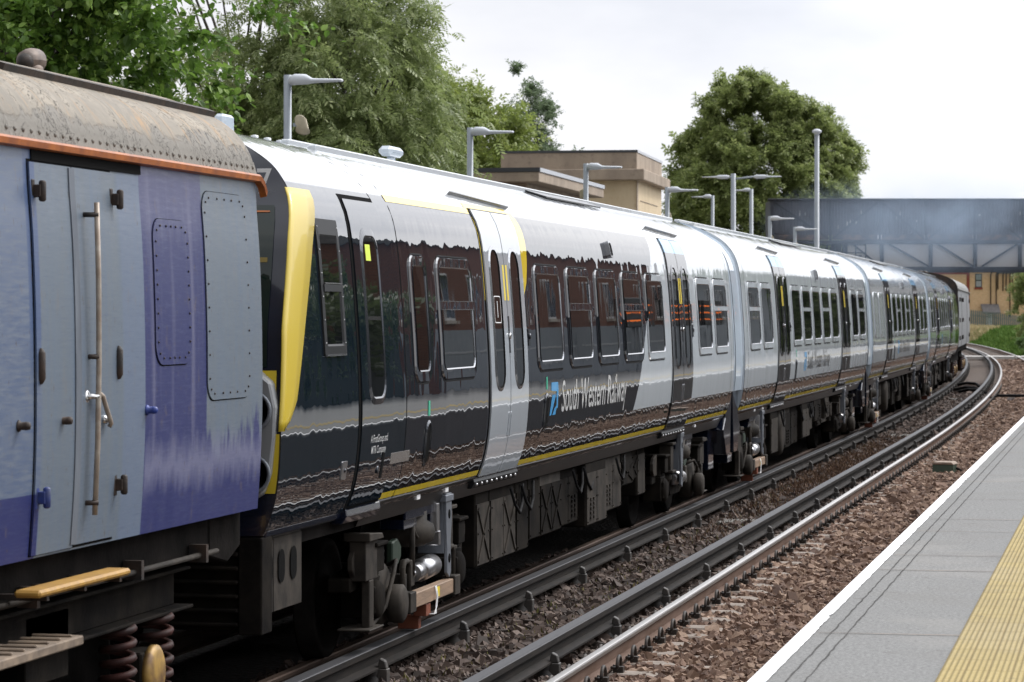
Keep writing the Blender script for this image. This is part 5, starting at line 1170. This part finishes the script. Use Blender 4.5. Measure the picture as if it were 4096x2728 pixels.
# ================================================================== TREES
m_bark = MAT('grey_brown_bark', (.10, .085, .07), .9, 0, (.055, .047, .04), 3, (3, 3, .6), bump=.03, bscale=9)
def leafmat(name, a, b, c3, tr=.35):
    g = G(name); gn = g.n('ShaderNodeNewGeometry'); r = g.n('ShaderNodeValToRGB'); e = r.color_ramp.elements; e[0].color = a+(1,); e[1].color = c3+(1,); e.new(.5).color = b+(1,)
    g.t.links.new(gn.outputs['Random Per Island'], r.inputs[0]); col = g.mix(g.step(g.noise(.8, detail=2), .35, .65, 0, .55), r.outputs[0], b)
    p = g.bsdf(col, .45, spec=.35); tl = g.n('ShaderNodeBsdfTranslucent'); g.put(tl.inputs[0], g.mix(.5, col, tuple(min(1, q*1.9) for q in b))); mxs = g.n('ShaderNodeMixShader'); mxs.inputs[0].default_value = tr
    g.t.links.new(p.outputs[0], mxs.inputs[1]); g.t.links.new(tl.outputs[0], mxs.inputs[2]); g.t.links.new(mxs.outputs[0], g.out.inputs[0]); return g.m
BROAD = (np.array([(0, 0, 0), (.36, .22, .07), (.34, .62, .09), (0, 1.05, -.05), (-.34, .62, .09), (-.36, .22, .07)]), np.array([(0, 1, 2, 3), (0, 3, 4, 5)]))
_v = []; _f = []
for _k in range(9):
    _t = .25+.75*(_k//2)/4; _s = 0 if _k == 8 else (1 if _k % 2 else -1); _b = np.array([0, _t if _k < 8 else 1., -.12*_t*_t]); _d = np.array([_s*.85, .5, -.25]) if _s else np.array([0, 1., -.3]); _d /= np.linalg.norm(_d); _n = np.array([-_d[1], _d[0], 0]); _l = .40; _w = .07
    _o = len(_v); _v += [_b, _b+_d*_l*.45+_n*_w, _b+_d*_l, _b+_d*_l*.45-_n*_w]; _f.append((_o, _o+1, _o+2, _o+3))
ASH = (np.array(_v), np.array(_f))
_v = []; _f = []
for _k in range(6):
    _a = _k*2.4; _d = np.array([math.cos(_a)*.8, .25+.13*_k, math.sin(_a)*.5-.1]); _b = np.array([0, .13*_k, 0]); _d /= np.linalg.norm(_d); _n = np.cross(_d, [.2, .1, 1]); _n /= np.linalg.norm(_n)
    _o = len(_v); _v += [_b, _b+_d*.30+_n*.15, _b+_d*.62, _b+_d*.30-_n*.15]; _f.append((_o, _o+1, _o+2, _o+3))
SPRIG = (np.array(_v), np.array(_f))
def crown_mesh(name, clumps, tmpl, size, twigs, per, mat, parent, seed, droop=.5):
    rg = np.random.default_rng(seed); V, F = tmpl; Cc = np.array(clumps)      # x,y,z,r, ox,oy,oz
    n = len(Cc); T = n*twigs; ci = np.repeat(np.arange(n), twigs); d = rg.normal(0, 1, (T, 3)); d /= np.linalg.norm(d, axis=1)[:, None]
    d = d*.85+Cc[ci, 4:7]*.75; d[:, 2] += .1; d /= np.linalg.norm(d, axis=1)[:, None]; ln = Cc[ci, 3]*rg.uniform(.6, 1.35, T)
    N = T*per; ti = np.repeat(np.arange(T), per); s = (np.tile(np.arange(per), T)+rg.uniform(.2, .9, N))/per
    p = Cc[ci[ti], :3]+d[ti]*(s*ln[ti])[:, None]; p[:, 2] -= droop*(s**2)*ln[ti]*.6; p += rg.normal(0, .035, (N, 3))*Cc[ci[ti], 3:4]
    side = rg.normal(0, 1, (N, 3)); ax = d[ti]*.6+side*.62; ax[:, 2] -= droop*.8; ax /= np.linalg.norm(ax, axis=1)[:, None]
    up = rg.normal(0, .5, (N, 3)); up[:, 2] += 1.0; bx = np.cross(ax, up); bx /= np.linalg.norm(bx, axis=1)[:, None]+1e-9; bz = np.cross(bx, ax)
    sc = size*rg.uniform(.65, 1.25, N)
    P = p[:, None, :]+sc[:, None, None]*(V[None, :, 0:1]*bx[:, None]+V[None, :, 1:2]*ax[:, None]+V[None, :, 2:3]*bz[:, None])
    f = (F[None]+(np.arange(N)*len(V))[:, None, None]).reshape(-1, F.shape[1])
    # thin twigs carried inside the crown mesh
    o = fast_mesh(name, P.reshape(-1, 3), f, mat, parent); return o, (ci, d, ln, Cc)
def ell(n, c, r, seed, lo=.72, hi=1.0, cr=.8, zmin=-9, gaps=0.):
    rg = np.random.default_rng(seed); out = []
    while len(out) < n:
        q = rg.normal(0, 1, 3); q /= np.linalg.norm(q); k = rg.uniform(lo, hi)
        if gaps and math.sin(q[0]*7+seed)+math.sin(q[1]*6+2*seed)+math.sin(q[2]*7+.5*seed) < -gaps: continue
        p = np.array(c)+q*k*np.array(r)*(1+.10*math.sin(5*q[0]+seed)+.08*math.sin(6*q[2]+2*seed+4*q[1]))
        if p[2] < zmin: continue
        out.append((*p, cr*rg.uniform(.65, 1.3), *q))
    return out
def tree(name, label, base, clumps, tmpl, size, twigs, per, mat, seed, tr=.22, droop=.5, limbs=16, cat='tree', group='trees behind the train', bark=m_bark, fork=None):
    t = thing(name, label, cat, base, 0, group); rd = random.Random(seed); Cc = [(c[0]-base[0], c[1]-base[1], c[2]-base[2])+tuple(c[3:]) for c in clumps]
    crown_mesh('crown', Cc, tmpl, size, twigs, per, mat, t, seed, droop)
    ctr = np.mean([c[:3] for c in Cc], 0); top = Vector((ctr[0], ctr[1], ctr[2])); f0 = Vector(fork) if fork else Vector((ctr[0]*.3, ctr[1]*.3, ctr[2]*.5))
    mb = MB(); mb.tube([(0, 0, -.6), (0, 0, .0), f0*.5, f0, (f0+top)*.5, top], [tr*1.5, tr*1.15, tr, tr*.85, tr*.6, tr*.3], 10)
    for c in rd.sample(Cc, min(limbs, len(Cc))):
        e = Vector(c[:3]); a = f0.lerp(top, rd.uniform(0, .8)); m1 = a.lerp(e, .45)+Vector((rd.uniform(-.3, .3), rd.uniform(-.3, .3), rd.uniform(0, .4)))
        mb.tube([a, m1, a.lerp(e, .8)+Vector((0, 0, .1)), e], [tr*.38, tr*.24, tr*.13, tr*.06], 6, False)
    mb.build('trunk', bark, t); return t
m_lime = leafmat('broad_green_leaves', (.036, .072, .014), (.10, .185, .03), (.32, .45, .10)); m_ash = leafmat('ash_leaves', (.085, .12, .038), (.205, .255, .095), (.42, .46, .23))
m_ylw = leafmat('yellow_green_leaves', (.12, .165, .04), (.22, .275, .07), (.33, .37, .12)); m_blu = leafmat('blue_green_leaves', (.08, .12, .07), (.14, .19, .105), (.21, .26, .15)); m_rnd = leafmat('olive_green_leaves', (.09, .122, .04), (.225, .275, .095), (.48, .52, .23))
m_seed = leafmat('brown_green_seed_keys', (.07, .075, .02), (.12, .115, .03), (.17, .15, .05))
tree('lime_tree', 'dark dense tree with broad glossy leaves rising behind the old van', (-17.5, 41, .0), ell(190, (-17.4, 41, 6.2), (4.35, 3.6, 4.6), 3, .7, 1.0, .85, 2.2)+ell(90, (-14.7, 39.5, 6.6), (1.95, 1.6, 2.5), 8, .2, 1., .7), BROAD, .125, 12, 11, m_lime, 11, .3)
tree('ash_tree', 'airy ash tree with drooping leaflets, sky showing through, right of the broad leaved tree', (-17.2, 56, 0), ell(66, (-17.0, 56, 8.2), (3.4, 2.6, 3.6), 5, .4, 1., .7, 3.5, .6)+ell(90, (-16.0, 55, 5.3), (2.6, 2.2, 1.9), 6, .3, 1., .75, 3), ASH, .30, 9, 6, m_ash, 12, .13, 1.0, 46)
tree('ash_tree', 'dense ash tree with hanging branches directly behind the second lamp post', (-14.6, 54.5, 0), ell(205, (-14.45, 54.2, 6.3), (2.1, 2.2, 3.7), 7, .45, 1., .7, 2.8, 1.3), ASH, .29, 10, 6, m_ash, 13, .11, 1.05, 30)
tree('maple_tree', 'soft yellow green tree behind the station building, left of the slim tree', (-22.9, 96, 0), ell(250, (-22.9, 96, 5.6), (3.75, 3.6, 5.1), 9, .7, 1., .95, 2.5)+ell(50, (-21.0, 95, 5.6), (1.5, 1.9, 2.3), 19, .3, 1., .75), SPRIG, .29, 11, 7, m_ylw, 14, .26, .3)
tree('poplar_tree', 'slim thin blue green tree standing against the sky behind the yellow green one', (-22.3, 110, 0), ell(48, (-22.35, 110, 9.3), (1.0, 1, 2.25), 15, .2, 1., .52)+ell(30, (-21.8, 110, 7.8), (1.2, 1, .85), 16, .2, 1., .5), SPRIG, .20, 9, 6, m_blu, 15, .12, .1, 40)
tree('birch_tree', 'tips of a low tree peeping over the concrete parapet', (-16.4, 92, 0), ell(16, (-16.2, 92, 6.3), (1.2, .9, 1.1), 17, .4, 1., .45), SPRIG, .16, 8, 6, m_blu, 16, .12, .1, 16)
tree('round_tree', 'big round topped olive green tree rising behind the footbridge and far lamp posts', (-20.6, 167.5, 0), ell(620, (-20.65, 167.5, 8.7), (5.35, 5.2, 6.75), 21, .82, 1.0, .75, 3.5)+ell(140, (-20.65, 167.5, 8), (3.8, 3.8, 5.2), 22, .5, 1., 1.1, 3.5), SPRIG, .36, 11, 7, m_rnd, 17, .5, .25)
tree('hawthorn_bush', 'dark bush beside the grass bank at the right edge under the footbridge', (-6.3, 203, .8), ell(90, (-6.0, 203, 3.2), (1.9, 1.6, 2.7), 23, .6, 1., .6, .8), SPRIG, .26, 9, 6, m_rnd, 18, .15, .3, 10, 'bush', 'bushes by the far curve')
tree('ivy_bush', 'low glossy ivy mound on the bank right of the far rails', (-5.8, 188, .2), ell(60, (-5.4, 188, .6), (1.4, 2.2, .7), 24, .6, 1., .4, .3), SPRIG, .2, 9, 6, leafmat('ivy_leaves', (.06, .11, .03), (.12, .2, .06), (.3, .36, .2)), 19, .06, .2, 6, 'bush', 'bushes by the far curve')

# ================================================================== THE STATION SIDE (beside the camera, seen mirrored in the train)
m_dado = MAT('grey_dado_paint', (.27, .30, .33), .6, 0, (.23, .26, .29), 2); m_lintel = MAT('pale_stone', (.5, .46, .4), .8)
def building(name, label, x0, x1, y0, y1, z1, mwall, dado=True):
    t = thing(name, label, 'building', (x0, y0, .93), 0, 'buildings along the camera platform'); mb = MB(); mb.box(0, x1-x0, 0, y1-y0, 0, z1-.93); mb.build('wall', mwall, t)
    mb = MB(); mb.prism([(-.3, z1-.93), ((x1-x0)/2, z1-.93+1.4), (x1-x0+.3, z1-.93)], 'y', -.3, y1-y0+.3); mb.build('roof', m_tile, t)
    if dado: mb = MB(); mb.box(-.03, -.002, 0, y1-y0, 0, 2.45); mb.build('dado', m_dado, t); mb = MB(); mb.box(-.05, -.002, 0, y1-y0, 1.55, 1.62); mb.build('dado_rail', MAT('pale_dado_rail', (.42, .44, .46), .5), t)
    y = 1.6; k = 0
    while y < y1-y0-1.5:
        if k % 3 == 2: mb = MB(); mb.box(-.06, -.003, y, y+1.1, .02, 2.2); mb.build('door', m_dado, t)
        else:
            mb = MB(); mb.box(-.05, -.003, y, y+1.0, 2.75, 4.2); fr = mb.build('window_frame', m_white, t); mb = MB(); mb.box(-.056, -.051, y+.07, y+.93, 2.82, 4.13); mb.build('pane', m_glass, fr); mb = MB(); mb.box(-.1, -.003, y-.1, y+1.1, 2.66, 2.75); mb.build('sill', m_lintel, t)
        y += 3.1; k += 1
    return t
building('station_house', 'brown brick station house with grey dado, outside the picture, mirrored in the train', 5.2, 13, 64, 99, 6.9, m_bk)
building('station_annexe', 'low grey rendered annexe past the brick house, outside the picture, mirrored in the train', 5.4, 11, 100, 130, 5.6, m_dado, False)
m_mid = leafmat('platform_tree_leaves', (.03, .05, .018), (.075, .105, .04), (.15, .19, .08))
s0 = tree('platform_tree', 'dark tree before the brick house, outside the picture, mirrored in the dark cab', (8.3, 56, 0), ell(110, (8.3, 56, 3.2), (3.0, 7.5, 2.6), 31, .7, 1., 1., .9), SPRIG, .5, 8, 5, m_mid, 31, .25, .3, 8, 'tree', 'trees along the camera platform')
for i, (x, y, lab) in enumerate(((9.5, 38, 'dark tree close beside the camera platform, outside the picture'), (11, 140, 'dark tree after the grey annexe, outside the picture and mirrored in the silver carriages'), (10, 156, 'second dark tree past the annexe, outside the picture'), (9, 174, 'third dark tree past the annexe, outside the picture'), (8, 194, 'fourth dark tree past the annexe, outside the picture'), (6, 216, 'fifth dark tree past the annexe, outside the picture'), (5, 245, 'sixth dark tree past the annexe, outside the picture'), (3, 280, 'seventh dark tree past the annexe, outside the picture'), (2, 312, 'farthest dark tree of the row past the annexe, outside the picture'))):
    o = copy_tree(s0); o.location = (x, y, 0); o.rotation_euler = (0, 0, i*1.3); o.scale = (1, 1, 1+.25*(i % 3)); o['label'] = lab

t = thing('reflection_screen', 'added dark boarded screen beside the camera platform, outside the picture, darkening the cab reflection', 'fence', (5.3, 20, .93))  # unseen screen added so the cab side mirrors something dark
mb = MB(); mb.box(0, .08, 0, 43, 0, 2.3); mb.build('boards', MAT('dark_green_boards', (.008, .014, .013), .8), t)
mb = MB(); mb.box(-.05, .13, -.05, 43.05, 2.3, 2.36); mb.build('capping', m_black, t)
m_amber = G('amber_display_dots'); em = m_amber.n('ShaderNodeEmission'); em.inputs[0].default_value = (1, .22, .04, 1); em.inputs[1].default_value = 1.3; m_amber.t.links.new(em.outputs[0], m_amber.out.inputs[0]); m_amber = m_amber.m
for k, (y, lab) in enumerate(((82, 'first black departure display hanging over the camera platform, outside the picture, mirrored in the windows'), (90, 'second black departure display over the camera platform, outside the picture, mirrored in the windows'), (97, 'third black departure display over the camera platform, outside the picture, mirrored in the windows'))):
    t = thing('departure_display', lab, 'display', (3.4, y, .93), 0, 'departure displays'); mb = MB(); mb.box(0, .25, -2.2, 2.2, 2.2, 3.2); mb.build('case', m_black, t, .03); rd = random.Random(k)
    mb = MB(); mb.tube([(.12, 0, 0), (.12, 0, 2.2)], .08, 10); mb.build('post', m_post, t)
    for q in range(3):
        mb = MB(); yy = -2.0
        while yy < 1.9:
            l = rd.uniform(.05, .22); mb.box(-.006, -.002, yy, yy+l, 2.44+q*.24, 2.485+q*.24); yy += l+rd.choice([.04, .04, .3])
        o = mb.build('amber_line', m_amber, t); o['kind'] = 'stuff'

# ================================================================== SMOKE drifting under and before the footbridge
g = G('thin_blue_smoke'); p = g.xyz(); tcn = g.n('ShaderNodeTexCoord')
rad = g.n('ShaderNodeVectorMath', operation='LENGTH'); g.t.links.new(g.vec((1/8.5, 1/13., 1/2.6)), rad.inputs[0])
fall = g.step(rad.outputs['Value'], .15, 1., 1., 0.); nsm = g.step(g.noise(.28, (1, .6, 1.2), 4, .6, dist=.8), .36, .68)
dn = g.math('MULTIPLY', g.math('MULTIPLY', fall, nsm), .095)
vp = g.n('ShaderNodeVolumePrincipled'); vp.inputs['Color'].default_value = (.62, .78, 1., 1); g.t.links.new(dn, vp.inputs['Density']); g.t.links.new(vp.outputs[0], g.out.inputs['Volume'])
mb = MB(); mb.lathe((0, 0, 0), 'x', [(-8.4, .3), (-6.5, 1.7), (-3.5, 2.4), (0, 2.6), (3.5, 2.4), (6.5, 1.7), (8.4, .3)], 20); mb.v = [(a, b*5, c) for a, b, c in mb.v]
o = mb.build('smoke', g.m); o.location = (-8.4, 134, 6.4); tag(o, 'thin bluish exhaust smoke drifting before the footbridge over the train', 'smoke', kind='stuff')

# ================================================================== one piece, one part
def split_pieces(names):
    for ob in [o for o in bpy.data.objects if o.type == 'MESH' and o.name.split('.')[0] in names and 'kind' not in o]:
        me = ob.data; n = len(me.vertices); par = list(range(n))
        def find(i):
            while par[i] != i: par[i] = par[par[i]]; i = par[i]
            return i
        for e in me.edges:
            a, b = find(e.vertices[0]), find(e.vertices[1])
            if a != b: par[a] = b
        co = np.array([v.co for v in me.vertices]); isl = {}
        for i in range(n): isl.setdefault(find(i), []).append(i)
        keys = list(isl); bb = [(co[isl[k]].min(0)-.006, co[isl[k]].max(0)+.006) for k in keys]; gp = list(range(len(keys)))
        def gf(i):
            while gp[i] != i: i = gp[i]
            return i
        for i in range(len(keys)):
            for j in range(i):
                if np.all(bb[i][0] <= bb[j][1]) and np.all(bb[j][0] <= bb[i][1]): gp[gf(i)] = gf(j)
        groups = {}
        for i, k in enumerate(keys): groups.setdefault(gf(i), set()).update(isl[k])
        if len(groups) < 2: continue
        kids = list(ob.children)
        for gi, vs in enumerate(groups.values()):
            idx = {v: q for q, v in enumerate(sorted(vs))}
            fs = [p for p in me.polygons if p.vertices[0] in vs]
            m2 = bpy.data.meshes.new(me.name); m2.from_pydata([tuple(co[v]) for v in sorted(vs)], [], [[idx[v] for v in p.vertices] for p in fs]); m2.polygons.foreach_set('use_smooth', [p.use_smooth for p in fs])
            for mm in me.materials: m2.materials.append(mm)
            if gi == 0: ob.data = m2
            else:
                c = ob.copy(); c.data = m2; C.objects.link(c); c.parent = ob.parent
split_pieces({'shoe_beam_bracket', 'cable', 'end_wall', 'pipe_clip', 'pickup_lead', 'bracket_hole', 'lifting_pad', 'bolster_box', 'roof_duct', 'hinge', 'roof_ventilator', 'stepboard_bracket', 'handle_stand_off', 'lightening_hole', 'damper_bracket', 'orange_line', 'bead', 'solebar', 'render_panel', 'track_cable', 'bright_sill', 'yaw_damper', 'equipment_bracket', 'roof_bolt', 'lock', 'rivet'})
